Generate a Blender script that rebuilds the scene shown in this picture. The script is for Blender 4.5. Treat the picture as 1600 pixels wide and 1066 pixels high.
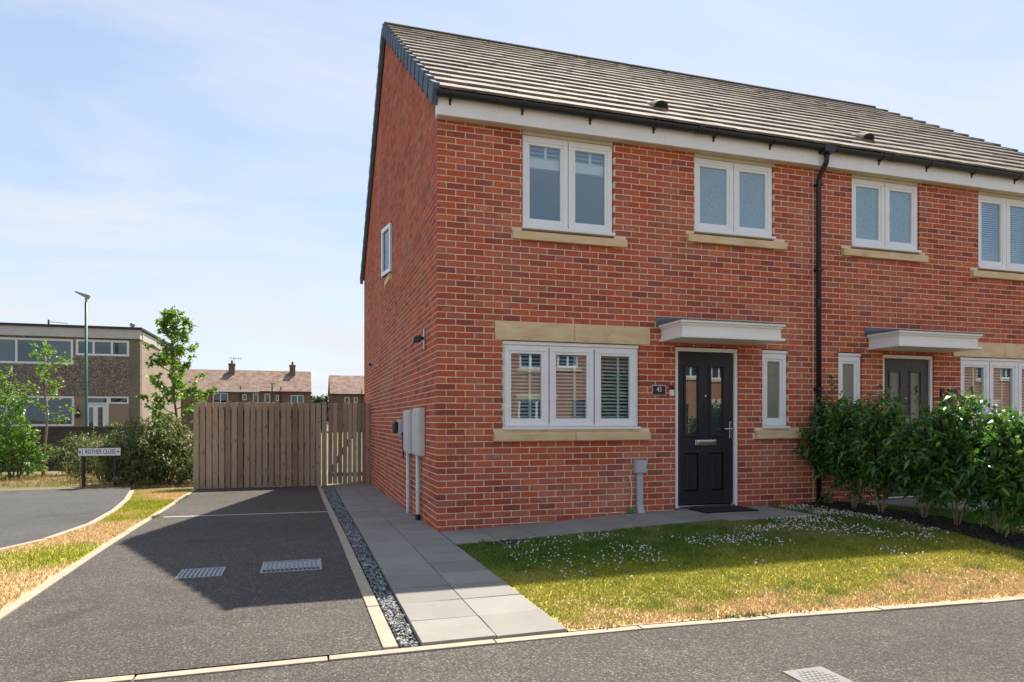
import bpy, bmesh, math, random
import numpy as np
from mathutils import Vector, Matrix

# ------------------------------------------------------------------ camera, sky, sun, exposure
for o in list(bpy.data.objects): bpy.data.objects.remove(o, do_unlink=True)
scn = bpy.context.scene
COL = scn.collection
cam_d = bpy.data.cameras.new('camera'); cam = bpy.data.objects.new('camera', cam_d); COL.objects.link(cam)
scn.camera = cam
cam.location = (-1.436, -7.613, 1.295)
cam.rotation_euler = (math.radians(90), 0, -math.radians(17.06))
cam_d.sensor_width = 36.0
cam_d.lens = 1047.0 / 1600.0 * 36.0
cam_d.shift_y = (656 - 533) / 1600.0
cam_d.clip_start = 0.05; cam_d.clip_end = 2000

SUN_AZ, SUN_EL = math.radians(35.3), math.radians(57.0)
world = bpy.data.worlds.new('World'); scn.world = world; world.use_nodes = True
def build_world():
    nt = world.node_tree; N = nt.nodes; L = nt.links; N.clear()
    out = N.new('ShaderNodeOutputWorld'); bg = N.new('ShaderNodeBackground'); bg.inputs['Strength'].default_value = 0.078
    sky = N.new('ShaderNodeTexSky'); sky.sky_type = 'NISHITA'; sky.sun_disc = False
    sky.sun_elevation = SUN_EL; sky.sun_rotation = SUN_AZ
    sky.air_density = 1.0; sky.dust_density = 0.8; sky.ozone_density = 1.6; sky.altitude = 0
    tc = N.new('ShaderNodeTexCoord')
    # thin cirrus: noise on the sky vault, drawn out by dividing by height
    sep = N.new('ShaderNodeSeparateXYZ'); L.new(tc.outputs['Generated'], sep.inputs[0])
    zz = N.new('ShaderNodeMath'); zz.operation = 'ADD'; zz.inputs[1].default_value = 0.25; L.new(sep.outputs['Z'], zz.inputs[0])
    zm = N.new('ShaderNodeMath'); zm.operation = 'MAXIMUM'; zm.inputs[1].default_value = 0.05; L.new(zz.outputs[0], zm.inputs[0])
    dx = N.new('ShaderNodeMath'); dx.operation = 'DIVIDE'; L.new(sep.outputs['X'], dx.inputs[0]); L.new(zm.outputs[0], dx.inputs[1])
    dy = N.new('ShaderNodeMath'); dy.operation = 'DIVIDE'; L.new(sep.outputs['Y'], dy.inputs[0]); L.new(zm.outputs[0], dy.inputs[1])
    cb = N.new('ShaderNodeCombineXYZ'); L.new(dx.outputs[0], cb.inputs[0]); L.new(dy.outputs[0], cb.inputs[1])
    mp = N.new('ShaderNodeMapping'); mp.inputs['Rotation'].default_value = (0, 0, 0.5); mp.inputs['Scale'].default_value = (0.9, 2.3, 1); mp.inputs['Location'].default_value = (3.1, 1.7, 0)
    L.new(cb.outputs[0], mp.inputs['Vector'])
    n1 = N.new('ShaderNodeTexNoise'); n1.inputs['Scale'].default_value = 1.1; n1.inputs['Detail'].default_value = 8; n1.inputs['Roughness'].default_value = 0.58; n1.inputs['Distortion'].default_value = 0.7
    L.new(mp.outputs[0], n1.inputs['Vector'])
    r1 = N.new('ShaderNodeMapRange'); r1.inputs[1].default_value = 0.42; r1.inputs[2].default_value = 0.74; r1.inputs[3].default_value = 0.0; r1.inputs[4].default_value = 0.72
    L.new(n1.outputs['Fac'], r1.inputs[0])
    veil = N.new('ShaderNodeMixRGB'); veil.inputs['Fac'].default_value = 0.66; veil.inputs['Color2'].default_value = (0.92, 1.20, 1.56, 1); L.new(sky.outputs[0], veil.inputs['Color1'])
    az = N.new('ShaderNodeMath'); az.operation = 'ABSOLUTE'; L.new(sep.outputs['Z'], az.inputs[0])
    iz = N.new('ShaderNodeMath'); iz.operation = 'SUBTRACT'; iz.inputs[0].default_value = 1.0; L.new(az.outputs[0], iz.inputs[1])
    pz = N.new('ShaderNodeMath'); pz.operation = 'POWER'; pz.inputs[1].default_value = 3.2; L.new(iz.outputs[0], pz.inputs[0])
    hz = N.new('ShaderNodeMath'); hz.operation = 'MULTIPLY_ADD'; hz.inputs[1].default_value = 0.72; hz.use_clamp = True; L.new(pz.outputs[0], hz.inputs[0]); L.new(r1.outputs[0], hz.inputs[2])
    mix = N.new('ShaderNodeMixRGB'); mix.inputs['Color2'].default_value = (2.52, 2.62, 2.76, 1)
    L.new(hz.outputs[0], mix.inputs['Fac']); L.new(veil.outputs[0], mix.inputs['Color1'])
    L.new(mix.outputs[0], bg.inputs['Color']); L.new(bg.outputs[0], out.inputs[0])
build_world()
sun_d = bpy.data.lights.new('sun', 'SUN'); sun = bpy.data.objects.new('sun', sun_d); COL.objects.link(sun)
sun_d.energy = 2.0; sun_d.angle = math.radians(0.53); sun_d.color = (1.0, 0.93, 0.82)
sdir = Vector((math.sin(SUN_AZ) * math.cos(SUN_EL), math.cos(SUN_AZ) * math.cos(SUN_EL), math.sin(SUN_EL)))
sun.rotation_euler = sdir.to_track_quat('Z', 'Y').to_euler(); sun.location = (20, 30, 40)
scn.view_settings.view_transform = 'Standard'; scn.view_settings.look = 'None'
scn.view_settings.gamma = 1.0; scn.view_settings.exposure = 2.12
try: scn.view_settings.use_curve_mapping = False
except Exception: pass
scn.render.engine = 'CYCLES'
scn.render.resolution_x = 1024; scn.render.resolution_y = 682

rng = random.Random(7); nrg = np.random.default_rng(7)

# ------------------------------------------------------------------ helpers
W = {}                                   # world origin of parents
def tag(o, label=None, cat=None, group=None, kind=None):
    if label: o['label'] = label
    if cat: o['category'] = cat
    if group: o['group'] = group
    if kind: o['kind'] = kind
    return o
def empty(name, loc, label=None, cat=None, group=None):
    o = bpy.data.objects.new(name, None); COL.objects.link(o); o.location = loc; o.empty_display_size = 0.2
    W[o] = Vector(loc); return tag(o, label, cat, group)
def sub_origin(parent): return W.get(parent, Vector((0, 0, 0)))
class MB:
    def __init__(s): s.v = []; s.f = []
    def add(s, v, f):
        n = len(s.v); s.v += [tuple(p) for p in v]; s.f += [tuple(i + n for i in q) for q in f]; return s
    def box(s, x0, x1, y0, y1, z0, z1):
        if x0 > x1: x0, x1 = x1, x0
        if y0 > y1: y0, y1 = y1, y0
        if z0 > z1: z0, z1 = z1, z0
        return s.add([(x0,y0,z0),(x1,y0,z0),(x1,y1,z0),(x0,y1,z0),(x0,y0,z1),(x1,y0,z1),(x1,y1,z1),(x0,y1,z1)],
                     [(0,3,2,1),(4,5,6,7),(0,1,5,4),(1,2,6,5),(2,3,7,6),(3,0,4,7)])
    def hexa(s, p):                      # eight corners, bottom ring then top ring
        return s.add(p, [(0,3,2,1),(4,5,6,7),(0,1,5,4),(1,2,6,5),(2,3,7,6),(3,0,4,7)])
    def prism(s, prof, axis, a, b):      # closed profile of 2-D points extruded along an axis
        def P(q, t): return {'x': (t, q[0], q[1]), 'y': (q[0], t, q[1]), 'z': (q[0], q[1], t)}[axis]
        n = len(prof); v = [P(q, a) for q in prof] + [P(q, b) for q in prof]
        f = [tuple(range(n))[::-1], tuple(range(n, 2 * n))] + [(i, (i+1) % n, n + (i+1) % n, n + i) for i in range(n)]
        return s.add(v, f)
    def tube(s, pts, r, n=10, caps=True):
        pts = [Vector(p) for p in pts]; rs = r if isinstance(r, (list, tuple)) else [r] * len(pts)
        up = None; rings = []; base = len(s.v)
        for i, p in enumerate(pts):
            d = (pts[min(i+1, len(pts)-1)] - pts[max(i-1, 0)]).normalized()
            if up is None: up = Vector((0,0,1)) if abs(d.z) < 0.9 else Vector((1,0,0))
            a = d.cross(up).normalized(); b = a.cross(d).normalized(); up = b
            for k in range(n):
                t = 2 * math.pi * k / n; s.v.append(tuple(p + rs[i] * (math.cos(t) * a + math.sin(t) * b)))
        for i in range(len(pts) - 1):
            for k in range(n):
                q = base + i * n; s.f.append((q + k, q + (k+1) % n, q + n + (k+1) % n, q + n + k))
        if caps:
            s.f.append(tuple(base + k for k in range(n))[::-1]); q = base + (len(pts)-1) * n; s.f.append(tuple(q + k for k in range(n)))
        return s
    def lathe(s, prof, c, n=20):         # prof: (r, z) pairs
        base = len(s.v)
        for r, z in prof:
            for k in range(n):
                t = 2 * math.pi * k / n; s.v.append((c[0] + r * math.cos(t), c[1] + r * math.sin(t), c[2] + z))
        for i in range(len(prof) - 1):
            for k in range(n):
                q = base + i * n; s.f.append((q + k, q + (k+1) % n, q + n + (k+1) % n, q + n + k))
        s.f.append(tuple(base + k for k in range(n))[::-1]); q = base + (len(prof)-1) * n; s.f.append(tuple(q + k for k in range(n)))
        return s
    def build(s, name, mat, parent=None, bevel=0.0, smooth=False, origin=None, fix=True):
        o0 = origin if origin is not None else sub_origin(parent)
        o0 = Vector(o0); me = bpy.data.meshes.new(name)
        me.from_pydata([(p[0]-o0.x, p[1]-o0.y, p[2]-o0.z) for p in s.v], [], s.f)
        if fix or bevel:
            bm = bmesh.new(); bm.from_mesh(me)
            if fix: bmesh.ops.recalc_face_normals(bm, faces=bm.faces)
            if bevel:
                bmesh.ops.bevel(bm, geom=[e for e in bm.edges if len(e.link_faces) == 2 and e.calc_face_angle(0) > 0.6], offset=bevel, segments=2, affect='EDGES', profile=0.6)
            bm.to_mesh(me); bm.free()
        if smooth: me.shade_smooth()
        return link(name, me, mat, parent, o0)
def link(name, me, mat, parent=None, origin=(0,0,0)):
    o = bpy.data.objects.new(name, me); COL.objects.link(o)
    if mat and not me.materials: me.materials.append(M[mat])
    origin = Vector(origin); W[o] = origin
    if parent: o.parent = parent; o.location = origin - sub_origin(parent)
    else: o.location = origin
    return o
def copy_tree(o, parent=None):
    c = o.copy(); COL.objects.link(c); c.parent = parent
    for ch in list(o.children): copy_tree(ch, c)
    return c
def np_mesh(name, V, F, tint=None, attr='tint'):
    me = bpy.data.meshes.new(name); V = np.asarray(V, np.float32); F = np.asarray(F, np.int32); k = F.shape[1]
    me.vertices.add(len(V)); me.vertices.foreach_set('co', V.ravel())
    me.loops.add(F.size); me.loops.foreach_set('vertex_index', F.ravel())
    me.polygons.add(len(F)); me.polygons.foreach_set('loop_start', np.arange(0, F.size, k, dtype=np.int32))
    try: me.polygons.foreach_set('loop_total', np.full(len(F), k, np.int32))
    except Exception: pass
    if tint is not None:
        a = me.attributes.new(attr, 'FLOAT_COLOR', 'POINT'); c = np.ones((len(V), 4), np.float32); c[:, :3] = tint; a.data.foreach_set('color', c.ravel())
    me.update(calc_edges=True); me.validate(); return me

def sm(x, a, b):
    t = np.clip((np.asarray(x, float) - a) / (b - a), 0, 1); return t * t * (3 - 2 * t)
def gz(x, y):                            # lie of the land
    x = np.asarray(x, float); y = np.asarray(y, float)
    g = 0.135 * sm(x, -.3, 3.6) * sm(y, -4.1, -1.5)
    return g + np.where(y > 0, -.36 * np.tanh(.03 * y / .36), .018 * np.minimum(-y, 4.1) * (1 - sm(x, 0, 4)))
def gzf(x, y): return float(gz(x, y))
_ng = np.random.default_rng(3).random((64, 64))
def vnoise(x, y, s):
    x = np.asarray(x, float) * s + 100.3; y = np.asarray(y, float) * s + 57.1
    xi = np.floor(x).astype(int); yi = np.floor(y).astype(int); fx = x - xi; fy = y - yi; fx = fx*fx*(3-2*fx); fy = fy*fy*(3-2*fy)
    g = lambda a, b: _ng[a % 64, b % 64]
    return (g(xi, yi)*(1-fx) + g(xi+1, yi)*fx) * (1-fy) + (g(xi, yi+1)*(1-fx) + g(xi+1, yi+1)*fx) * fy

# ------------------------------------------------------------------ materials
M = {}
def newmat(name):
    m = bpy.data.materials.new(name); m.use_nodes = True; nt = m.node_tree; M[name] = m
    b = nt.nodes.get('Principled BSDF'); return m, nt, nt.nodes, nt.links, b
def coords(N, L, kind='Object', scale=(1,1,1), rot=(0,0,0), jitter=False):
    tc = N.new('ShaderNodeTexCoord'); mp = N.new('ShaderNodeMapping'); mp.inputs['Scale'].default_value = scale; mp.inputs['Rotation'].default_value = rot
    L.new(tc.outputs[kind], mp.inputs['Vector'])
    if jitter:
        oi = N.new('ShaderNodeObjectInfo'); ml = N.new('ShaderNodeMath'); ml.operation = 'MULTIPLY'; ml.inputs[1].default_value = 37.0
        L.new(oi.outputs['Random'], ml.inputs[0]); L.new(ml.outputs[0], mp.inputs['Location'])
    return mp.outputs[0]
def noise(N, L, vec, scale, detail=4, rough=.55, dist=0):
    n = N.new('ShaderNodeTexNoise'); n.inputs['Scale'].default_value = scale; n.inputs['Detail'].default_value = detail; n.inputs['Roughness'].default_value = rough; n.inputs['Distortion'].default_value = dist
    L.new(vec, n.inputs['Vector']); return n.outputs['Fac']
def ramp(N, L, fac, stops):
    r = N.new('ShaderNodeValToRGB'); e = r.color_ramp.elements
    e[0].position, e[0].color = stops[0][0], (*stops[0][1], 1); e[1].position, e[1].color = stops[-1][0], (*stops[-1][1], 1)
    for p, c in stops[1:-1]: q = e.new(p); q.color = (*c, 1)
    L.new(fac, r.inputs[0]); return r.outputs[0]
def mixc(N, L, fac, a, b, mode='MIX'):
    m = N.new('ShaderNodeMixRGB'); m.blend_type = mode
    for k, s in (('Fac', fac), ('Color1', a), ('Color2', b)):
        if isinstance(s, (int, float)): m.inputs[k].default_value = s
        elif isinstance(s, tuple): m.inputs[k].default_value = (*s, 1)
        else: L.new(s, m.inputs[k])
    return m.outputs[0]
def bump(N, L, b, h, strength=.3, dist=.005):
    bp = N.new('ShaderNodeBump'); bp.inputs['Strength'].default_value = strength; bp.inputs['Distance'].default_value = dist
    L.new(h, bp.inputs['Height']); L.new(bp.outputs[0], b.inputs['Normal'])
def prange(N, L, v, a, b, c, d):
    r = N.new('ShaderNodeMapRange'); 
    for i, q in enumerate((a, b, c, d)): r.inputs[1+i].default_value = q
    L.new(v, r.inputs[0]); return r.outputs[0]
def plain(name, col, rough=.5, metal=0, var=.12, scale=6, bmp=0, spec=.5, coat=0):
    m, nt, N, L, b = newmat(name); v = coords(N, L, 'Object', jitter=True)
    f = noise(N, L, v, scale, 5)
    dk = tuple(c * (1 - var) for c in col); lt = tuple(min(1, c * (1 + var)) for c in col)
    L.new(ramp(N, L, f, [(.3, dk), (.7, lt)]), b.inputs['Base Color']); L.new(prange(N, L, f, .3, .7, max(0, rough-.08), min(1, rough+.08)), b.inputs['Roughness'])
    b.inputs['Metallic'].default_value = metal; b.inputs['Specular IOR Level'].default_value = spec; b.inputs['Coat Weight'].default_value = coat
    if bmp: bump(N, L, b, noise(N, L, v, scale * 8, 4), bmp, .004)
    return m

def pick_random(N, L):                   # a number per piece: per island in joined meshes and per object for single ones
    g = N.new('ShaderNodeNewGeometry'); oi = N.new('ShaderNodeObjectInfo')
    a = N.new('ShaderNodeMath'); a.operation = 'ADD'; L.new(g.outputs['Random Per Island'], a.inputs[0]); L.new(oi.outputs['Random'], a.inputs[1])
    w = N.new('ShaderNodeTexWhiteNoise'); w.noise_dimensions = '1D'; L.new(a.outputs[0], w.inputs['W']); return w.outputs['Value']

def mat_brick():
    m, nt, N, L, b = newmat('brick'); r = pick_random(N, L)
    c = ramp(N, L, r, [(0, (.30,.075,.055)), (.10, (.38,.088,.056)), (.3, (.49,.105,.056)), (.5, (.56,.12,.058)), (.7, (.62,.145,.068)), (.86, (.47,.14,.10)), (1, (.68,.19,.085))])
    geo = N.new('ShaderNodeNewGeometry'); mp = N.new('ShaderNodeMapping'); mp.inputs['Scale'].default_value = (9, 9, 30); L.new(geo.outputs['Position'], mp.inputs['Vector'])
    f = noise(N, L, mp.outputs[0], 3.2, 6, .65, .3)
    c = mixc(N, L, prange(N, L, f, .38, .72, 0, .55), c, (.22,.05,.036))
    f2 = noise(N, L, geo.outputs['Position'], 26, 4, .6)
    c = mixc(N, L, prange(N, L, f2, .56, .75, 0, .38), c, (.62,.30,.19))
    f3 = noise(N, L, geo.outputs['Position'], .7, 4, .6)
    c = mixc(N, L, prange(N, L, f3, .5, .75, 0, .26), c, (.62,.38,.28))
    f5 = noise(N, L, geo.outputs['Position'], 3.4, 6, .72, .8); c = mixc(N, L, prange(N, L, f5, .60, .74, 0, .5), c, (.68,.50,.38))
    f6 = noise(N, L, geo.outputs['Position'], 1.7, 5, .65); c = mixc(N, L, prange(N, L, f6, .56, .76, 0, .35), c, (.20,.06,.045))
    L.new(c, b.inputs['Base Color']); b.inputs['Roughness'].default_value = .88; b.inputs['Specular IOR Level'].default_value = .25
    bump(N, L, b, noise(N, L, mp.outputs[0], 6, 6, .7), .55, .004)
mat_brick()
def mat_mortar():
    m, nt, N, L, b = newmat('mortar'); geo = N.new('ShaderNodeNewGeometry')
    f = noise(N, L, geo.outputs['Position'], 5, 6, .65)
    L.new(ramp(N, L, f, [(.3, (.66,.50,.35)), (.52, (.84,.68,.49)), (.75, (.90,.79,.63))]), b.inputs['Base Color']); b.inputs['Roughness'].default_value = .95
    bump(N, L, b, noise(N, L, geo.outputs['Position'], 220, 3), .4, .003)
mat_mortar()
def mat_stone():
    m, nt, N, L, b = newmat('sandstone'); geo = N.new('ShaderNodeNewGeometry'); mp = N.new('ShaderNodeMapping'); mp.inputs['Scale'].default_value = (1, 1, 3); L.new(geo.outputs['Position'], mp.inputs['Vector'])
    f = noise(N, L, mp.outputs[0], 3, 6, .6, .5)
    c = ramp(N, L, f, [(.28, (.60,.42,.24)), (.5, (.74,.54,.32)), (.72, (.82,.64,.42))])
    f2 = noise(N, L, geo.outputs['Position'], 1.3, 4); c = mixc(N, L, prange(N, L, f2, .55, .75, 0, .35), c, (.55,.40,.25))
    L.new(c, b.inputs['Base Color']); b.inputs['Roughness'].default_value = .9; bump(N, L, b, noise(N, L, geo.outputs['Position'], 160, 4), .35, .003)
mat_stone()
plain('upvc', (.86,.86,.87), .32, var=.025, scale=3)
plain('upvc_old', (.74,.73,.70), .4, var=.05, scale=3)
plain('cream_trim', (.72,.64,.48), .5, var=.06)
plain('fascia_white', (.86,.84,.82), .35, var=.04, scale=2)
plain('black_plastic', (.016,.018,.024), .38, var=.2, scale=4)
plain('rubber', (.02,.02,.022), .8, var=.3, scale=60, bmp=.4)
plain('lead', (.12,.15,.18), .55, var=.25, scale=8)
plain('ridge_clay', (.10,.08,.068), .9, var=.3, scale=8)
plain('verge_grey', (.12,.155,.205), .8, var=.22, scale=9, spec=.15)
plain('chrome', (.75,.76,.78), .22, metal=1, var=.05)
plain('steel', (.42,.43,.44), .38, metal=1, var=.15, scale=20)
plain('galv', (.30,.31,.33), .5, metal=.5, var=.12, scale=60, bmp=.2)
plain('iron', (.16,.16,.16), .6, metal=.3, var=.25, scale=40, bmp=.3)
plain('box_cream', (.66,.64,.60), .45, var=.05, scale=3)
plain('manhole_grey', (.20,.19,.175), .7, var=.15, scale=30)
plain('pipe_grey', (.46,.48,.53), .42, var=.06)
plain('pipe_white', (.66,.66,.66), .4, var=.05)
plain('green_plastic', (.02,.22,.05), .4)
plain('letters_white', (.82,.82,.82), .4, var=.02)
plain('letters_black', (.015,.015,.02), .5, var=.02)
plain('slate_plate', (.018,.026,.036), .35, var=.3, scale=30)
plain('interior', (.10,.10,.10), .9, var=.1)
plain('interior_floor', (.16,.12,.09), .8, var=.15)
plain('blind', (.82,.81,.78), .5, var=.03)
plain('pot', (.62,.60,.57), .75, var=.1, scale=5, bmp=.2)
plain('lamp_green', (.018,.095,.06), .4, var=.12)
plain('lamp_head', (.30,.29,.24), .5, var=.1)
plain('mat_black', (.012,.013,.016), .95, var=.5, scale=120, bmp=.8)
plain('edging', (.40,.325,.24), .92, var=.14, scale=14, bmp=.3)
plain('line_paint', (.62,.60,.55), .8, var=.18, scale=30)
plain('bark', (.16,.12,.085), .95, var=.35, scale=30, bmp=.7)
plain('bark_pale', (.30,.23,.16), .95, var=.3, scale=30, bmp=.6)
plain('mulch', (.028,.022,.018), 1, var=.6, scale=25, bmp=.9)
plain('render_tan', (.30,.21,.15), .9, var=.1, scale=8, bmp=.3)
plain('render_pale', (.52,.50,.47), .9, var=.08, scale=4)
plain('roof_felt', (.035,.036,.042), .8, var=.25)
plain('pebble_dark', (.05,.04,.035), .9)
plain('door_white', (.78,.77,.76), .4, var=.03)
plain('door_glass_brown', (.16,.10,.07), .3)
plain('lantern_black', (.02,.02,.022), .5)
plain('petal', (.74,.66,.62), .8, var=.08, scale=40)
plain('dead_leaf', (.34,.20,.10), .9, var=.3, scale=40)

def mat_glass(name, ior=1.75, rough=0.0, tint=(.9,.95,.95), obscure=None, wob=.0):
    m, nt, N, L, b = newmat(name); N.remove(b); out = N.get('Material Output')
    tr = N.new('ShaderNodeBsdfTransparent'); tr.inputs[0].default_value = (*tint, 1)
    gl = N.new('ShaderNodeBsdfGlossy'); gl.inputs['Roughness'].default_value = rough; gl.inputs[0].default_value = (.74, .88, 1.0, 1)
    fr = N.new('ShaderNodeFresnel'); gb = N.new('ShaderNodeNewGeometry'); io = N.new('ShaderNodeMapRange'); io.inputs[3].default_value = ior; io.inputs[4].default_value = 1/ior
    L.new(gb.outputs['Backfacing'], io.inputs[0]); L.new(io.outputs[0], fr.inputs['IOR'])
    mx = N.new('ShaderNodeMixShader'); geo = N.new('ShaderNodeNewGeometry')
    if wob:
        bp = N.new('ShaderNodeBump'); bp.inputs['Strength'].default_value = wob; bp.inputs['Distance'].default_value = .02
        L.new(noise(N, L, geo.outputs['Position'], 2.2, 2), bp.inputs['Height']); L.new(bp.outputs[0], gl.inputs['Normal'])
    body = tr.outputs[0]
    if obscure:
        col, sc, dark = obscure
        mp = N.new('ShaderNodeMapping'); mp.inputs['Scale'].default_value = sc; L.new(geo.outputs['Position'], mp.inputs['Vector'])
        wv = N.new('ShaderNodeTexVoronoi'); wv.feature = 'DISTANCE_TO_EDGE'; wv.inputs['Scale'].default_value = 1.0; L.new(mp.outputs[0], wv.inputs['Vector'])
        n = noise(N, L, mp.outputs[0], 1.6, 4, .6, .8)
        f = N.new('ShaderNodeMath'); f.operation = 'MULTIPLY'; L.new(prange(N, L, wv.outputs['Distance'], 0, .16, .55, 1), f.inputs[0]); L.new(prange(N, L, n, .3, .7, .7, 1.1), f.inputs[1])
        c = mixc(N, L, f.outputs[0], dark, col)
        df = N.new('ShaderNodeBsdfDiffuse'); L.new(c, df.inputs[0]); tl = N.new('ShaderNodeBsdfTranslucent'); L.new(c, tl.inputs[0])
        m2 = N.new('ShaderNodeMixShader'); m2.inputs[0].default_value = .3; L.new(df.outputs[0], m2.inputs[1]); L.new(tl.outputs[0], m2.inputs[2])
        body = m2.outputs[0]
        bp = N.new('ShaderNodeBump'); bp.inputs['Strength'].default_value = .5; bp.inputs['Distance'].default_value = .004; L.new(f.outputs[0], bp.inputs['Height']); L.new(bp.outputs[0], gl.inputs['Normal'])
    L.new(fr.outputs[0], mx.inputs[0]); L.new(body, mx.inputs[1]); L.new(gl.outputs[0], mx.inputs[2]); L.new(mx.outputs[0], out.inputs[0])
mat_glass('glass', 2.15, 0, (.9,.94,.94), wob=.012)
mat_glass('glass_obscure', 1.9, .12, obscure=((.40,.56,.66), (34,34,13), (.22,.36,.46)))
mat_glass('glass_obscure_hall', 1.7, .12, obscure=((.36,.35,.29), (60,60,9), (.22,.22,.18)))
mat_glass('glass_far', 1.85, 0.02, (.5,.55,.55), wob=.05)

def mat_door(name, base):
    m, nt, N, L, b = newmat(name); v = coords(N, L, 'Object', (30, 30, 2.2))
    f = noise(N, L, v, 2.2, 6, .65, 1.2); hi = tuple(min(1, c*2.2+.01) for c in base)
    L.new(ramp(N, L, f, [(.35, base), (.75, hi)]), b.inputs['Base Color']); b.inputs['Roughness'].default_value = .42; b.inputs['Specular IOR Level'].default_value = .4; bump(N, L, b, f, .5, .002)
mat_door('door_black', (.010,.011,.016)); mat_door('door_charcoal', (.045,.042,.05))

def mat_tile():
    m, nt, N, L, b = newmat('roof_tile'); r = pick_random(N, L); geo = N.new('ShaderNodeNewGeometry')
    c = ramp(N, L, r, [(0, (.15,.118,.098)), (.5, (.21,.168,.14)), (1, (.27,.215,.178))])
    f = noise(N, L, geo.outputs['Position'], 1.1, 7, .7); c = mixc(N, L, prange(N, L, f, .5, .68, 0, .6), c, (.36,.33,.20))
    f2 = noise(N, L, geo.outputs['Position'], 14, 5, .7); c = mixc(N, L, prange(N, L, f2, .55, .7, 0, .7), c, (.48,.42,.31))
    f3 = noise(N, L, geo.outputs['Position'], 9, 4, .6); c = mixc(N, L, prange(N, L, f3, .58, .72, 0, .7), c, (.06,.05,.042))
    L.new(c, b.inputs['Base Color']); b.inputs['Roughness'].default_value = .85; bump(N, L, b, noise(N, L, geo.outputs['Position'], 60, 5, .7), .5, .004)
mat_tile()
def mat_asphalt(name, lo, hi, stone):
    m, nt, N, L, b = newmat(name); geo = N.new('ShaderNodeNewGeometry'); P = geo.outputs['Position']
    vor = N.new('ShaderNodeTexVoronoi'); vor.inputs['Scale'].default_value = 125; L.new(P, vor.inputs['Vector'])
    sc = N.new('ShaderNodeSeparateColor'); L.new(vor.outputs['Color'], sc.inputs[0])
    c = ramp(N, L, sc.outputs[0], [(0, lo), (.5, tuple((a+d)/2 for a, d in zip(lo, hi))), (.86, hi), (1, stone)])
    f = noise(N, L, P, .55, 6, .6); c = mixc(N, L, prange(N, L, f, .35, .7, .0, .45), c, tuple(a*.55 for a in lo), 'MIX')
    f2 = noise(N, L, P, 2.3, 5, .6); c = mixc(N, L, prange(N, L, f2, .55, .8, 0, .35), c, tuple(a*1.25 for a in hi))
    wv = N.new('ShaderNodeMapping'); wv.inputs['Scale'].default_value = (.25, 2.2, 1); L.new(P, wv.inputs['Vector'])
    f4 = noise(N, L, wv.outputs[0], 1.2, 5, .6); c = mixc(N, L, prange(N, L, f4, .55, .75, 0, .25), c, tuple(a*.6 for a in lo))
    f5 = noise(N, L, P, .9, 3, .5, .4); c = mixc(N, L, prange(N, L, f5, .64, .70, 0, .38), c, tuple(a*.5 for a in lo))
    f6 = noise(N, L, P, 5.5, 5, .7, .3); c = mixc(N, L, prange(N, L, f6, .58, .72, 0, .35), c, tuple(a*1.5 for a in hi))
    vs = N.new('ShaderNodeTexVoronoi'); vs.inputs['Scale'].default_value = 1.7; L.new(P, vs.inputs['Vector']); c = mixc(N, L, prange(N, L, vs.outputs['Distance'], .03, .09, .5, 0), c, tuple(a*.5 for a in lo))
    L.new(c, b.inputs['Base Color']); b.inputs['Roughness'].default_value = .85; b.inputs['Specular IOR Level'].default_value = .35
    bump(N, L, b, vor.outputs['Distance'], .7, .006)
mat_asphalt('asphalt', (.040,.036,.031), (.118,.103,.085), (.25,.215,.17))
mat_asphalt('asphalt_road', (.040,.036,.031), (.122,.107,.089), (.26,.225,.18))
mat_asphalt('asphalt_side', (.055,.053,.051), (.11,.105,.10), (.17,.16,.15))
def mat_slab():
    m, nt, N, L, b = newmat('paving_slab'); oi = N.new('ShaderNodeObjectInfo'); geo = N.new('ShaderNodeNewGeometry'); P = geo.outputs['Position']
    c = ramp(N, L, oi.outputs['Random'], [(0, (.225,.207,.182)), (.5, (.255,.236,.207)), (1, (.295,.272,.236))])
    f = noise(N, L, P, 3.1, 6, .65); c = mixc(N, L, prange(N, L, f, .4, .75, 0, .5), c, (.175,.165,.15))
    f8 = noise(N, L, P, 7.5, 6, .7, .5); c = mixc(N, L, prange(N, L, f8, .58, .74, 0, .45), c, (.15,.14,.125))
    f2 = noise(N, L, P, 90, 3, .6); c = mixc(N, L, prange(N, L, f2, .6, .8, 0, .3), c, (.42,.40,.36))
    f3 = noise(N, L, P, 1.0, 3, .5); c = mixc(N, L, prange(N, L, f3, .5, .8, 0, .3), c, (.38,.35,.31))
    L.new(c, b.inputs['Base Color']); b.inputs['Roughness'].default_value = .85; bump(N, L, b, noise(N, L, P, 40, 5, .6), .3, .003)
mat_slab()
def mat_gravel():
    m, nt, N, L, b = newmat('gravel'); r = pick_random(N, L)
    L.new(ramp(N, L, r, [(0, (.04,.045,.05)), (.5, (.13,.14,.145)), (.8, (.26,.26,.25)), (1, (.5,.48,.44))]), b.inputs['Base Color']); b.inputs['Roughness'].default_value = .8
mat_gravel()
def mat_tint(name, transl=.25, rough=.7):
    m, nt, N, L, b = newmat(name); a = N.new('ShaderNodeAttribute'); a.attribute_name = 'tint'; out = N.get('Material Output')
    L.new(a.outputs['Color'], b.inputs['Base Color']); b.inputs['Roughness'].default_value = rough; b.inputs['Specular IOR Level'].default_value = .2
    if transl:
        t = N.new('ShaderNodeBsdfTranslucent'); L.new(a.outputs['Color'], t.inputs[0]); mx = N.new('ShaderNodeMixShader'); mx.inputs[0].default_value = transl
        L.new(b.outputs[0], mx.inputs[1]); L.new(t.outputs[0], mx.inputs[2]); L.new(mx.outputs[0], out.inputs[0])
mat_tint('grass', .3); mat_tint('turf', 0, .95)
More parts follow.
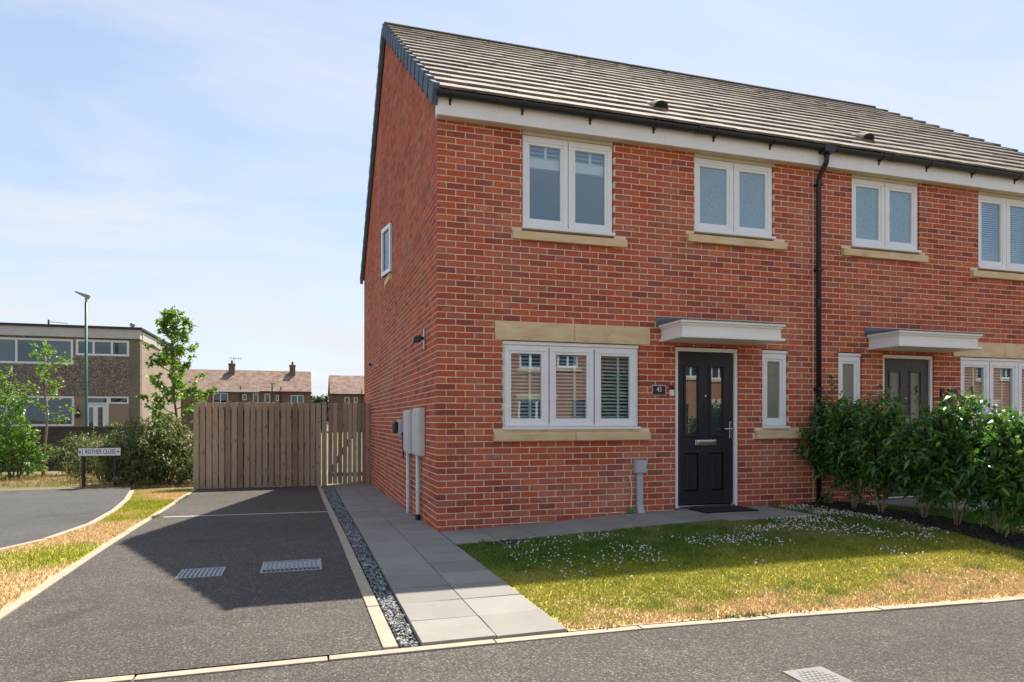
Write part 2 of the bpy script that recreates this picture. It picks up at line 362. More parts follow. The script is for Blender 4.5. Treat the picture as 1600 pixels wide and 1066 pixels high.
def mat_leaf(name, cols, rough=.38, transl=.3, tcol=1.25):
    m, nt, N, L, b = newmat(name); g = N.new('ShaderNodeNewGeometry'); out = N.get('Material Output')
    c = ramp(N, L, g.outputs['Random Per Island'], [(i / (len(cols)-1), k) for i, k in enumerate(cols)])
    L.new(c, b.inputs['Base Color']); b.inputs['Roughness'].default_value = rough; b.inputs['Specular IOR Level'].default_value = .5
    t = N.new('ShaderNodeBsdfTranslucent'); L.new(mixc(N, L, 1.0, c, (tcol*1.1, tcol*1.25, tcol*.45), 'MULTIPLY'), t.inputs[0]); mx = N.new('ShaderNodeMixShader'); mx.inputs[0].default_value = transl
    L.new(b.outputs[0], mx.inputs[1]); L.new(t.outputs[0], mx.inputs[2]); L.new(mx.outputs[0], out.inputs[0])
mat_leaf('leaf_laurel', [(.045,.105,.038), (.060,.145,.045), (.085,.19,.050), (.13,.25,.055), (.24,.35,.07)], .3, .3)
mat_leaf('leaf_sapling', [(.11,.20,.035), (.15,.26,.045), (.20,.30,.055), (.25,.34,.07)], .45, .4)
mat_leaf('leaf_bush', [(.08,.17,.035), (.12,.23,.042), (.17,.28,.05), (.23,.32,.065)], .45, .4)
mat_leaf('leaf_shrub', [(.040,.085,.022), (.075,.125,.030), (.115,.155,.040), (.20,.185,.065), (.32,.26,.15)], .5, .3)
mat_leaf('leaf_far', [(.03,.06,.025), (.05,.09,.03), (.07,.11,.035)], .6, .25)
def mat_wood():
    m, nt, N, L, b = newmat('fence_wood'); oi = N.new('ShaderNodeObjectInfo'); v = coords(N, L, 'Object', (22, 22, 1.6), jitter=True)
    c = ramp(N, L, oi.outputs['Random'], [(0, (.26,.17,.11)), (.35, (.38,.27,.185)), (.7, (.50,.375,.265)), (1, (.40,.30,.235))])
    f = noise(N, L, v, 2.0, 6, .65, .9); c = mixc(N, L, prange(N, L, f, .45, .75, 0, .6), c, (.19,.125,.085))
    v2 = coords(N, L, 'Object', (9, 9, 4.2), jitter=True); vor = N.new('ShaderNodeTexVoronoi'); vor.inputs['Scale'].default_value = 1.0; L.new(v2, vor.inputs['Vector'])
    c = mixc(N, L, prange(N, L, vor.outputs['Distance'], .07, .22, .85, 0), c, (.11,.065,.042))
    v4 = coords(N, L, 'Object', (5, 5, 5.5), jitter=True); c = mixc(N, L, prange(N, L, noise(N, L, v4, 1.1, 4, .6, .6), .6, .74, 0, .6), c, (.17,.115,.085))
    v3 = coords(N, L, 'Object', (2, 2, .9), jitter=True); c = mixc(N, L, prange(N, L, noise(N, L, v3, 1.3, 4), .5, .75, 0, .4), c, (.46,.385,.325))
    L.new(c, b.inputs['Base Color']); b.inputs['Roughness'].default_value = .85; bump(N, L, b, f, .4, .003)
mat_wood()
def mat_pebble():
    m, nt, N, L, b = newmat('pebbledash'); geo = N.new('ShaderNodeNewGeometry'); vor = N.new('ShaderNodeTexVoronoi'); vor.inputs['Scale'].default_value = 34; L.new(geo.outputs['Position'], vor.inputs['Vector'])
    sc = N.new('ShaderNodeSeparateColor'); L.new(vor.outputs['Color'], sc.inputs[0])
    L.new(ramp(N, L, sc.outputs[0], [(0, (.10,.075,.062)), (.5, (.18,.135,.11)), (1, (.40,.33,.28))]), b.inputs['Base Color']); b.inputs['Roughness'].default_value = .95; bump(N, L, b, vor.outputs['Distance'], .8, .02)
mat_pebble()
def mat_brickwall(name, c1, c2, mort, axis='xz', w=.225, h=.075):
    m, nt, N, L, b = newmat(name); geo = N.new('ShaderNodeNewGeometry'); sep = N.new('ShaderNodeSeparateXYZ'); L.new(geo.outputs['Position'], sep.inputs[0])
    ad = N.new('ShaderNodeMath'); L.new(sep.outputs['X'], ad.inputs[0]); L.new(sep.outputs['Y'], ad.inputs[1])
    cb = N.new('ShaderNodeCombineXYZ'); L.new(ad.outputs[0], cb.inputs[0]); L.new(sep.outputs['Z'], cb.inputs[1])
    bt = N.new('ShaderNodeTexBrick'); bt.inputs['Scale'].default_value = 1; bt.inputs['Brick Width'].default_value = w; bt.inputs['Row Height'].default_value = h; bt.inputs['Mortar Size'].default_value = .006; bt.inputs['Mortar Smooth'].default_value = .1
    bt.inputs['Color1'].default_value = (*c1, 1); bt.inputs['Color2'].default_value = (*c2, 1); bt.inputs['Mortar'].default_value = (*mort, 1); L.new(cb.outputs[0], bt.inputs['Vector'])
    f = noise(N, L, geo.outputs['Position'], 1.2, 5); c = mixc(N, L, prange(N, L, f, .4, .7, 0, .35), bt.outputs['Color'], tuple(a*.6 for a in c1))
    L.new(c, b.inputs['Base Color']); b.inputs['Roughness'].default_value = .92; bump(N, L, b, bt.outputs['Fac'], -.5, .006)
mat_brickwall('brick_red_far', (.36,.11,.06), (.46,.15,.08), (.62,.48,.33))
mat_brickwall('brick_brown_far', (.15,.12,.095), (.21,.17,.135), (.24,.20,.17))
mat_brickwall('brick_tan_far', (.34,.26,.19), (.42,.33,.24), (.36,.29,.22))
mat_brickwall('wall_dark_brick', (.06,.05,.042), (.09,.075,.06), (.07,.06,.05))
mat_brickwall('terrace_brick', (.15,.085,.062), (.21,.115,.085), (.14,.10,.08))
def mat_farroof(name, a, c2):
    m, nt, N, L, b = newmat(name); geo = N.new('ShaderNodeNewGeometry'); P = geo.outputs['Position']
    f = noise(N, L, P, 1.6, 7, .75); mp = N.new('ShaderNodeMapping'); mp.inputs['Scale'].default_value = (.5, .5, 3); L.new(P, mp.inputs['Vector']); f2 = noise(N, L, mp.outputs[0], 2.4, 5, .7)
    c = ramp(N, L, f, [(.35, a), (.62, c2)]); c = mixc(N, L, prange(N, L, f2, .5, .7, 0, .5), c, tuple(q*.5 for q in a))
    wv = N.new('ShaderNodeTexWave'); wv.bands_direction = 'Z'; wv.inputs['Scale'].default_value = 2.6; wv.inputs['Distortion'].default_value = .6; L.new(P, wv.inputs['Vector']); c = mixc(N, L, prange(N, L, wv.outputs['Fac'], 0, .3, .35, 0), c, tuple(q*.5 for q in a))
    L.new(c, b.inputs['Base Color']); b.inputs['Roughness'].default_value = .9
mat_farroof('roof_far', (.13,.075,.055), (.34,.23,.17))
mat_farroof('roof_grey', (.10,.09,.085), (.17,.15,.14))
def mat_ground():
    m, nt, N, L, b = newmat('earth'); geo = N.new('ShaderNodeNewGeometry'); P = geo.outputs['Position']
    f = noise(N, L, P, .5, 7, .65); c = ramp(N, L, f, [(.32, (.085,.10,.035)), (.5, (.17,.15,.06)), (.68, (.27,.20,.11))])
    f2 = noise(N, L, P, 12, 5, .7); c = mixc(N, L, prange(N, L, f2, .45, .7, 0, .5), c, (.10,.075,.045))
    L.new(c, b.inputs['Base Color']); b.inputs['Roughness'].default_value = 1; bump(N, L, b, f2, .6, .02)
mat_ground()

# ------------------------------------------------------------------ ground, roads, paths
def grid_sheet(name, mat, ys, xl, xr, nx, off, kind='structure', tintf=None, thick=0):
    """a sheet laid on the land: for every y a left and right edge"""
    V = []; F = []; ny = len(ys)
    for y in ys:
        a, b = xl(y), xr(y)
        for i in range(nx + 1):
            x = a + (b - a) * i / nx; V.append((x, y, gzf(x, y) + off))
    for j in range(ny - 1):
        for i in range(nx):
            q = j * (nx + 1) + i; F.append((q, q + 1, q + nx + 2, q + nx + 1))
    V = np.array(V); t = tintf(V[:, 0], V[:, 1]) if tintf else None
    me = np_mesh(name, V, F, t); me.shade_smooth(); o = link(name, me, mat); o['kind'] = kind; return o
def ls(a, b, st): n = max(2, int(abs(b - a) / st) + 1); return [a + (b - a) * i / (n - 1) for i in range(n)]
far = [-400, -150, -60, -30, -22, -16, -12] + ls(-9, 16, .5) + [18, 22, 30, 45, 70, 110, 200, 400]
Vg = []; Fg = []; gx = [-400, -200, -100, -50, -25, -15] + ls(-11, 12, .5) + [16, 22, 35, 60, 110, 220, 400]
for y in far:
    for x in gx: Vg.append((x, y, gzf(x, y) - .035))
n = len(gx)
for j in range(len(far) - 1):
    for i in range(n - 1): q = j * n + i; Fg.append((q, q+1, q+n+1, q+n))
gme = np_mesh('ground', Vg, Fg); gme.shade_smooth(); ground = link('ground', gme, 'earth'); ground['kind'] = 'structure'

KY = -4.06
grid_sheet('road', 'asphalt_road', ls(-11.5, KY - .05, .4), lambda y: -40, lambda y: 40, 160, 0)
def kerb2(y):            # the curved edge of the neighbouring road
    P = [(-4.06, -9.5), (-2.6, -6.6), (-1.2, -5.15), (.05, -4.36), (.94, -4.12), (2.3, -4.07), (4, -4.22), (6, -4.5), (8.3, -4.92), (11.4, -5.5)]
    for (a, b), (c, d) in zip(P, P[1:]):
        if a <= y <= c: t = (y - a) / (c - a); return b + (d - b) * t
    return P[-1][1] if y > P[-1][0] else P[0][1]
def driveL(y): return -3.235 - .0415 * (y + 4.06) if y < 8.4 else -3.75
def driveR(y): return -1.005 - .0125 * (y + 4.06)
grid_sheet('side_road', 'asphalt_side', ls(-4.06, 9.4, .3), lambda y: -40, lambda y: kerb2(y) - .09, 60, .004)
grid_sheet('driveway', 'asphalt', ls(KY + .05, 8.36, .3), lambda y: driveL(y) + .05, lambda y: driveR(y) - .045, 14, .004)
def kerb_row(name, pts, w, h, label=None, seg=.9, mat='edging'):
    """edging laid in lengths: each length is its own block"""
    root = None; k = 0; S = []
    for (ax, ay), (bx, by) in zip(pts, pts[1:]):
        d = math.hypot(bx-ax, by-ay); m = max(1, round(d / seg))
        for i in range(m):
            t0, t1 = i / m, (i + 1) / m; S.append(((ax+(bx-ax)*t0, ay+(by-ay)*t0), (ax+(bx-ax)*t1, ay+(by-ay)*t1)))
    root = empty(name, (pts[0][0], pts[0][1], gzf(*pts[0]))); root['kind'] = 'structure'
    for a, b in S:
        dx, dy = b[0]-a[0], b[1]-a[1]; l = math.hypot(dx, dy); nx_, ny_ = -dy/l*w/2, dx/l*w/2; g = .004/l
        a2 = (a[0]+dx*g, a[1]+dy*g); b2 = (b[0]-dx*g, b[1]-dy*g); hh = h + rng.uniform(-.003, .003)
        q = [(a2[0]-nx_, a2[1]-ny_), (b2[0]-nx_, b2[1]-ny_), (b2[0]+nx_, b2[1]+ny_), (a2[0]+nx_, a2[1]+ny_)]
        mb = MB().hexa([(x, y, gzf(x, y) - .09) for x, y in q] + [(x, y, gzf(x, y) + hh) for x, y in q]); mb.build('kerb_block', mat, root, bevel=.006)
    return root
kerb_row('road_edging', [(-9.3, KY), (9.3, KY)], .068, .007)
kerb_row('driveway_edging', [(driveL(KY+.05), KY+.05), (driveL(8.3), 8.3)], .075, .010)
kerb_row('path_edging', [(driveR(KY+.05), KY+.05), (driveR(8.3), 8.3)], .08, .014)
kerb_row('side_road_edging', [(kerb2(y)-.045, y) for y in (-4.0, -2.6, -1.2, .05, .94, 2.3, 4, 6, 8.3)], .085, .02)
# parking bay lines
MBl = MB()
def strip(a, b, w, off):
    dx, dy = b[0]-a[0], b[1]-a[1]; l = math.hypot(dx, dy); nx_, ny_ = -dy/l*w/2, dx/l*w/2; k = 10; mb = MB()
    for i in range(k + 1):
        t = i / k; x, y = a[0]+dx*t, a[1]+dy*t
        for s in (-1, 1): mb.v.append((x+s*nx_, y+s*ny_, gzf(x, y)+off))
    mb.f = [(2*i, 2*i+1, 2*i+3, 2*i+2) for i in range(k)]; return mb
tag(strip((-3.36, 2.85), (-1.12, 2.72), .05, .009).build('road_marking', 'line_paint', fix=False), kind='structure')
tag(strip((-9.5, 5.9), (-6.75, 6.35), .10, .009).build('road_marking', 'line_paint', fix=False), kind='structure')
tag(strip((-6.75, 6.35), (-7.2, 4.9), .10, .0095).build('road_marking', 'line_paint', fix=False), kind='structure')

grid_sheet('bounce_pavement', 'edging', ls(-13.6, -11.55, .5), lambda y: -40, lambda y: 40, 40, .03)  # unseen pale strip, added to bounce sunlight onto the shaded front wall
# gravel strip, tapering towards the road
V = []; F = []
def gravel_pts(n):
    P = []
    while len(P) < n:
        y = nrg.uniform(KY+.06, 8.3); a, b = driveR(y)+.045, -.848
        if nrg.random() < (b-a)/.22: P.append((nrg.uniform(a+.01, b-.008), y))
    return np.array(P)
grid_sheet('gravel_bed', 'pebble_dark', ls(KY+.05, 8.35, .4), lambda y: driveR(y)+.042, lambda y: -.842, 2, -.012)
def pebbles(name, P, smin, smax, mat, zoff):
    base = np.array([(1,0,0),(-1,0,0),(0,1,0),(0,-1,0),(0,0,.75),(0,0,-.75)], float); tri = np.array([(0,2,4),(2,1,4),(1,3,4),(3,0,4),(2,0,5),(1,2,5),(3,1,5),(0,3,5)])
    n = len(P); s = nrg.uniform(smin, smax, (n, 1, 1)) * nrg.uniform(.6, 1.2, (n, 1, 3)); a = nrg.uniform(0, 6.28, n); ca, sa = np.cos(a), np.sin(a)
    v = base[None] * s + nrg.normal(0, .0015, (n, 6, 3)); tl = nrg.normal(0, .5, n)[:, None]
    x = v[..., 0]*ca[:, None] - v[..., 1]*sa[:, None]; y = v[..., 0]*sa[:, None] + v[..., 1]*ca[:, None]; z = v[..., 2] + x*tl*.6
    v = np.stack([x, y, z], -1); v[..., 0] += P[:, 0, None]; v[..., 1] += P[:, 1, None]; v[..., 2] += (gz(P[:, 0], P[:, 1]) + zoff)[:, None]
    f = (tri[None] + np.arange(n)[:, None, None]*6).reshape(-1, 3)
    return link(name, np_mesh(name, v.reshape(-1, 3), f), mat)
tag(pebbles('gravel', gravel_pts(9000), .008, .017, 'gravel', -.002), 'grey gravel strip between the driveway and the paved path', 'gravel', kind='stuff')

# paving slabs
def slab_grid(root, xs, ys, top=.02, skip=None):
    for j in range(len(ys) - 1):
        for i in range(len(xs) - 1):
            x0, x1, y0, y1 = xs[i]+.003, xs[i+1]-.003, ys[j]+.003, ys[j+1]-.003
            if skip and skip((x0+x1)/2, (y0+y1)/2): continue
            dz = [rng.uniform(-.0025, .0025) for _ in range(4)]; q = [(x0,y0),(x1,y0),(x1,y1),(x0,y1)]
            MB().hexa([(x, y, gzf(x, y)-.04) for x, y in q] + [(x, y, gzf(x, y)+top+d) for (x, y), d in zip(q, dz)]).build('paving_slab', 'paving_slab', root, bevel=.004)
path = empty('side_path', (-.42, 2, gzf(-.42, 2))); path['kind'] = 'structure'
ysl = [KY+.045 + .4345*i for i in range(29)]
slab_grid(path, [-.842, -.42, .002], ysl, .018, skip=None)
fpath = empty('front_path', (2.2, -.5, gzf(2.2, -.5))); fpath['kind'] = 'structure'
slab_grid(fpath, [.012 + .4485*i for i in range(8)], [-.96, -.50, -.045], .018)
slab_grid(fpath, [3.155 + .415*i for i in range(4)], [-1.06, -.55, -.04], .018)
npath = empty('neighbour_path', (7.2, -.5, gzf(7.2, -.5))); npath['kind'] = 'structure'
slab_grid(npath, [6.1 + .45*i for i in range(8)], [-.96, -.50, -.045], .018)
grid_sheet('wall_gravel_margin', 'mulch', ls(-1.12, .05, .2), lambda y: .004, lambda y: 9.6, 40, -.012)

# turf: tint by place, house shade painted in, dry and straw coloured along the road edge
def lawn_tint(x, y):
    x = np.asarray(x, float); y = np.asarray(y, float)
    n1 = vnoise(x, y, 1.1)*.6 + vnoise(x, y, 3.1)*.4; n2 = vnoise(x+9, y, .55)
    dry = sm(-y + n1*.4 + (vnoise(x, y, 7.0)-.5)*.5, 3.62, 4.12) * .95 + sm(n1, .58, .9)*.26 + sm(n2, .6, .95)*.05 + sm(-y, 2.4, 3.6)*.22
    dry = np.where(x < -2, np.clip(sm(n1*.5 + n2*.75, .42, .68)*1.05, .0, 1), np.clip(dry, 0, 1))
    green = np.stack([.27 + .12*n1, .285 + .07*n1, .034 + .015*n1], -1); shade_green = np.array([.088, .165, .032]); straw = np.array([.52, .375, .19])
    l = sm(y, -2.9, -1.9)[..., None] * np.where(x < -2, 0, 1)[..., None]  # deeper green towards the wall: the house's shade put into the turf colour
    c = green*(1-l*.88) + shade_green*l*.88
    c = c*(1-dry[..., None]) + straw*dry[..., None]; return np.clip(c, 0, 1)
def front_edge(x): return -.985 if x < 3.14 else (-1.085 if x < 4.42 else -.03)
PADS = [(.0, 3.15, -.975), (3.15, 4.42, -1.075), (6.1, 9.25, -.975)]
def in_lawn(x, y):
    ok = (y > KY + .05) & (y < -.05) & (x > .015) & (x < 9.6)
    for a, b, c in PADS: ok &= ~((x > a) & (x < b) & (y > c))
    ok &= ~((np.abs(x - (5.33 + .0)) < .33) & (y > -3.1))
    return ok
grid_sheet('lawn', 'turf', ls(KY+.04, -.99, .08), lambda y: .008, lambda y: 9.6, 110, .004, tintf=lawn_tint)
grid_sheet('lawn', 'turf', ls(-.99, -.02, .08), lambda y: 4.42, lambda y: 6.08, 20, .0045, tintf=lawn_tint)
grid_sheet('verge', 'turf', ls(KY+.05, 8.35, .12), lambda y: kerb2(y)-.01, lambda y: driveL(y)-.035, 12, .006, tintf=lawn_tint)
def blades(name, P, hmin, hmax, label, mat='grass', wid=.0045, tintf=lawn_tint):
    n = len(P); h = nrg.uniform(hmin, hmax, n); a = nrg.uniform(0, 6.28, n); la = nrg.uniform(0, 6.28, n); ln = h*nrg.uniform(.1, .9, n)
    z = gz(P[:, 0], P[:, 1]) + .002; v = np.zeros((n, 3, 3)); w = wid * nrg.uniform(.7, 1.5, n)
    v[:, 0] = np.stack([P[:, 0]-np.cos(a)*w, P[:, 1]-np.sin(a)*w, z], -1); v[:, 1] = np.stack([P[:, 0]+np.cos(a)*w, P[:, 1]+np.sin(a)*w, z], -1)
    v[:, 2] = np.stack([P[:, 0]+np.cos(la)*ln, P[:, 1]+np.sin(la)*ln, z+h], -1)
    c = tintf(P[:, 0], P[:, 1]) * nrg.uniform(.7, 1.35, (n, 1)); c = np.repeat(c[:, None], 3, 1); c[:, 2] *= 1.15
    o = link(name, np_mesh(name, v.reshape(-1, 3), np.arange(n*3).reshape(-1, 3), c.reshape(-1, 3)), mat); return tag(o, label, 'grass', kind='stuff')
P = nrg.uniform((0, KY, ), (9.6, 0), (300000, 2)); P = P[in_lawn(P[:, 0], P[:, 1])]
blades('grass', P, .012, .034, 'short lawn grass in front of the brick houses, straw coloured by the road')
P = nrg.uniform((-5.6, KY+.05), (-3.1, 8.3), (90000, 2)); kl = np.array([kerb2(y) for y in P[:, 1]]); kr = np.array([driveL(y) for y in P[:, 1]])
P = P[(P[:, 0] > kl+.01) & (P[:, 0] < kr-.045)]
blades('grass', P, .015, .045, 'dry grass verge left of the driveway')
cl = nrg.uniform((.15, KY+.1), (9.4, -.2), (420, 2)); cl = cl[in_lawn(cl[:, 0], cl[:, 1])]; P = np.repeat(cl, 26, 0) + nrg.normal(0, .028, (len(cl)*26, 2)); P = P[in_lawn(P[:, 0], P[:, 1])]
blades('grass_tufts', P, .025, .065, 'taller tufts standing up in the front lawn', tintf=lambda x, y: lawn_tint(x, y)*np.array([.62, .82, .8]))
yk = nrg.uniform(KY+.1, 8.2, 700); P = np.concatenate([np.stack([np.array([driveL(y)+.045 for y in yk[:350]]), yk[:350]], -1), np.stack([nrg.uniform(.2, 9, 350), np.full(350, KY+.04)], -1)]); P = np.repeat(P[vnoise(P[:, 0], P[:, 1], 1.3) > .55], 5, 0); P = P + nrg.normal(0, .018, P.shape)
blades('kerb_weeds', P, .012, .04, 'small weeds growing along the kerb edges', tintf=lambda x, y: np.stack([.16+0*x, .18+0*x, .05+0*x], -1))
# clover heads in drifts
P = nrg.uniform((.2, -3.6), (9.2, -.2), (60000, 2)); P = P[in_lawn(P[:, 0], P[:, 1])]
pr = vnoise(P[:, 0]+3, P[:, 1], 1.0)*.6 + vnoise(P[:, 0], P[:, 1]+7, 2.6)*.4
pr = sm(pr, .50, .78) * (sm(P[:, 1], -3.2, -2.1)*.85 + .15) * (.25 + .75*sm(P[:, 0], 1.0, 2.4))
P = P[nrg.random(len(P)) < pr * .34]
tag(pebbles('clover_flowers', P, .007, .0125, 'petal', .032), 'white clover flowers scattered over the shaded lawn', 'clover', kind='stuff')

# hedge bed
Vb = []
grid_sheet('planting_bed', 'mulch', ls(-3.12, -.02, .12), lambda y: 5.02 + .06*math.sin(y*5), lambda y: 5.66 + .05*math.sin(y*4+1), 8, .022)
P = nrg.uniform((5.02, -3.1), (5.66, -.05), (1800, 2)); tag(pebbles('bark_chips', P, .008, .02, 'mulch', .026), 'dark bark chips in the bed under the hedge', 'mulch', kind='stuff')

# covers in the ground
def flat_cover(name, x0, x1, y0, y1, label, bars, matf='galv'):
    xc, yc = (x0+x1)/2, (y0+y1)/2; g = gzf(xc, yc); r = empty(name, (xc, yc, g), label, 'drain cover')
    f = MB(); w = .018
    for b in ((x0,x1,y0,y0+w),(x0,x1,y1-w,y1),(x0,x0+w,y0+w,y1-w),(x1-w,x1,y0+w,y1-w)): f.box(*b, g-.03, g+.012)
    f.build('frame', matf, r); MB().box(x0+w, x1-w, y0+w, y1-w, g-.03, g+.0055).build('backing', 'iron' if bars == 'bars' else matf, r)
    if bars == 'bars':
        n = 9
        for i in range(n):
            x = x0+w+(x1-x0-2*w)*(i+.5)/n; MB().box(x-.009, x+.009, y0+w, y1-w, g-.01, g+.011).build('bar', matf, r)
    else:
        t = MB(); n, m_ = 12, 10
        for i in range(n):
            for j in range(m_):
                x = x0+.03+(x1-x0-.06)*(i+.5)/n; y = y0+.03+(y1-y0-.06)*(j+.5)/m_; d = .012; e = .004
                if (i+j) % 2: d, e = e, d
                t.box(x-d, x+d, y-e, y+e, g+.005, g+.0095)
        o = t.build('tread_pattern', matf, r); o['kind'] = 'stuff'
    return r
flat_cover('drain_grate', -2.43, -2.09, -1.77, -1.43, 'barred metal drain grate at the edge of the driveway shadow', 'bars')
flat_cover('inspection_cover', -1.80, -1.31, -1.76, -1.31, 'square patterned metal cover in the driveway shade', 'tread')
def manhole():
    x0, x1, y0, y1 = .775, 1.005, -5.12, -4.885; g = gzf(.85, -5.0)+.001; xc, yc = (x0+x1)/2, (y0+y1)/2; r = empty('manhole_cover', (xc, yc, g), 'grey manhole cover with circular grid in the near road', 'manhole')
    MB().box(x0, x1, y0, y1, g-.03, g+.006).build('frame', 'manhole_grey', r); MB().lathe([(.106, -.02), (.106, .0065)], (xc, yc, g), 40).build('lid_groove', 'iron', r)
    p = MB()
    for i in range(-4, 5):
        for j in range(-4, 5):
            x, y = xc+i*.026 + (.013 if j % 2 else 0), yc+j*.026
            if math.hypot(x-xc, y-yc) < .092: p.box(x-.011, x+.011, y-.011, y+.011, g, g+.0085)
    o = p.build('grid_pads', 'manhole_grey', r); o['kind'] = 'stuff'
manhole()
r = empty('drain_cover', (.54, -1.13, gzf(.54, -1.13)), 'small dark drain lid sunk in the lawn beside the path', 'drain cover')
MB().box(.43, .65, -1.24, -1.02, W[r].z-.03, W[r].z+.022).build('frame', 'iron', r); MB().box(.45, .63, -1.22, -1.04, W[r].z, W[r].z+.03).build('lid', 'rubber', r)

# ------------------------------------------------------------------ the brick houses
MX = 5.25; DEP = 10.16; RY = DEP/2; ZS = -.012; CH = .075; ZEAVE = 5.03; ZAP = 8.70; YE = -.2
PITCH = math.atan2(ZAP-ZEAVE, RY-YE); SL = math.hypot(ZAP-ZEAVE, RY-YE); NC = 16; G = SL/NC
ZTOP = 4.765                                # soffit level
OPEN = dict(bed=(1.028, 2.227, 3.438, 4.765), bath=(3.374, 4.597, 3.588, 4.765), gwin=(.787, 2.582, 1.188, 2.238), side=(4.414, 4.83, 1.188, 2.238), door=(3.096, 4.046, -.3, 2.238))
STONE = dict(lint=(.687, 2.732, 2.238, 2.463), gsill=(.669, 2.722, 1.038, 1.188), bsill=(.897, 2.394, 3.438, 3.588), tsill=(3.258, 4.778, 3.588, 3.738), ssill=(4.287, 5.014, 1.038, 1.188))
def cut_rect(rs, o):
    out = []
    for a, b, c, d in rs:
        if o[1] <= a+1e-6 or o[0] >= b-1e-6 or o[3] <= c+1e-6 or o[2] >= d-1e-6: out.append((a, b, c, d)); continue
        if o[0] > a: out.append((a, o[0], c, d))
        if o[1] < b: out.append((o[1], b, c, d))
        m0, m1 = max(a, o[0]), min(b, o[1])
        if o[2] > c: out.append((m0, m1, c, o[2]))
        if o[3] < d: out.append((m0, m1, o[3], d))
    return [q for q in out if q[1]-q[0] > .012 and q[3]-q[2] > .012]
BRICK_ME = None
def brick_mesh():
    mb = MB().box(-.1065, .1065, -.051, .051, -.0318, .0318); me = bpy.data.meshes.new('brick'); me.from_pydata(mb.v, [], mb.f)
    bm = bmesh.new(); bm.from_mesh(me); bmesh.ops.recalc_face_normals(bm, faces=bm.faces); bm.to_mesh(me); bm.free(); me.materials.append(M['brick']); return me
BRICK_ME = brick_mesh()
CAM = Vector(cam.location)
def lay_front(xa, xb, ops, parent, nmax, gable=False, far_end=None):
    full = []; rest = MB(); nz = int((ZTOP - ZS)/CH)+1
    for i in range(-6, nz):
        z0, z1 = ZS+i*CH+.0057, min(ZS+i*CH+.0693, ZTOP)
        if z1 < -.2: continue
        x = xa + (0 if i % 2 == 0 else .1125); first = [] if i % 2 == 0 else ([(xa, xa+.1025)] if not gable else [])
        ivs = list(first)
        while x < xb-.02: ivs.append((x, min(x+.213, xb))); x += .225
        for a, b in ivs:
            rs = [(a, b, z0, z1)]
            for o in ops: rs = cut_rect(rs, o)
            for q in rs:
                if abs(q[1]-q[0]-.213) < 1e-4 and abs(q[3]-q[2]-.0636) < 1e-4 and q[3] > gzf((a+b)/2, -.05): full.append(q)
                else:
                    j = rng.uniform(-.001, .001); rest.box(q[0], q[1], j, .1025, q[2], q[3])
    full.sort(key=lambda q: (Vector(((q[0]+q[1])/2, 0, (q[2]+q[3])/2)) - CAM).length)
    for k, q in enumerate(full):
        j = rng.uniform(-.0010, .0012)
        if k < nmax:
            o = bpy.data.objects.new('brick', BRICK_ME); COL.objects.link(o); o.parent = parent
            o.location = Vector(((q[0]+q[1])/2, .051+j, (q[2]+q[3])/2)) - W[parent]; o.rotation_euler = (0, rng.uniform(-.004, .004), rng.uniform(-.004, .004))
        else: rest.box(q[0], q[1], j, .1025, q[2], q[3])
    return rest
def lay_gable(rest, ops, wob=True):
    nz = int((ZAP-ZS)/CH)+1; t = math.tan(PITCH)
    for i in range(-8, nz):
        z0, z1 = ZS+i*CH+.0057, ZS+i*CH+.0693
        zt = z1 - (ZEAVE - YE*0 - .13)       # room under the verge
        lo, hi = 0, DEP
        if zt > 0:
            d = zt/t - .2; lo = max(0, d); hi = DEP - lo
            if hi - lo < .1: continue
        y = .1125 if i % 2 == 0 else 0
        while y < DEP-.02:
            a, b = max(y, lo), min(y+.213, hi)
            if b-a > .03 and z1 > gzf(0, (a+b)/2)-.06:
                for q in (lambda rs: rs)([(a, b, z0, z1)]):
                    rs = [q]
                    for o in ops: rs = cut_rect(rs, o)
                    for p in rs: j = rng.uniform(-.0012, .0012); rest.box(j, .1025, p[0], p[1], p[2], p[3])
            y += .225
    return rest
def panel_with_holes(x0, x1, z0, z1, holes, y0, y1, mb):
    xs = sorted({x0, x1} | {h[0] for h in holes} | {h[1] for h in holes}); zs = sorted({z0, z1} | {h[2] for h in holes} | {h[3] for h in holes})
    xs = [x for x in xs if x0 <= x <= x1]; zs = [z for z in zs if z0 <= z <= z1]
    for a, b in zip(xs, xs[1:]):
        for c, d in zip(zs, zs[1:]):
            if not any(h[0]-1e-6 <= a and b <= h[1]+1e-6 and h[2]-1e-6 <= c and d <= h[3]+1e-6 for h in holes): mb.box(a, b, y0, y1, c, d)
def frame_bars(mb, x0, x1, z0, z1, w, y0, y1, wb=None):
    wb = w if wb is None else wb
    mb.box(x0, x1, y0, y1, z1-w, z1); mb.box(x0, x1, y0, y1, z0, z0+wb); mb.box(x0, x0+w, y0, y1, z0+wb, z1-w); mb.box(x1-w, x1, y0, y1, z0+wb, z1-w)
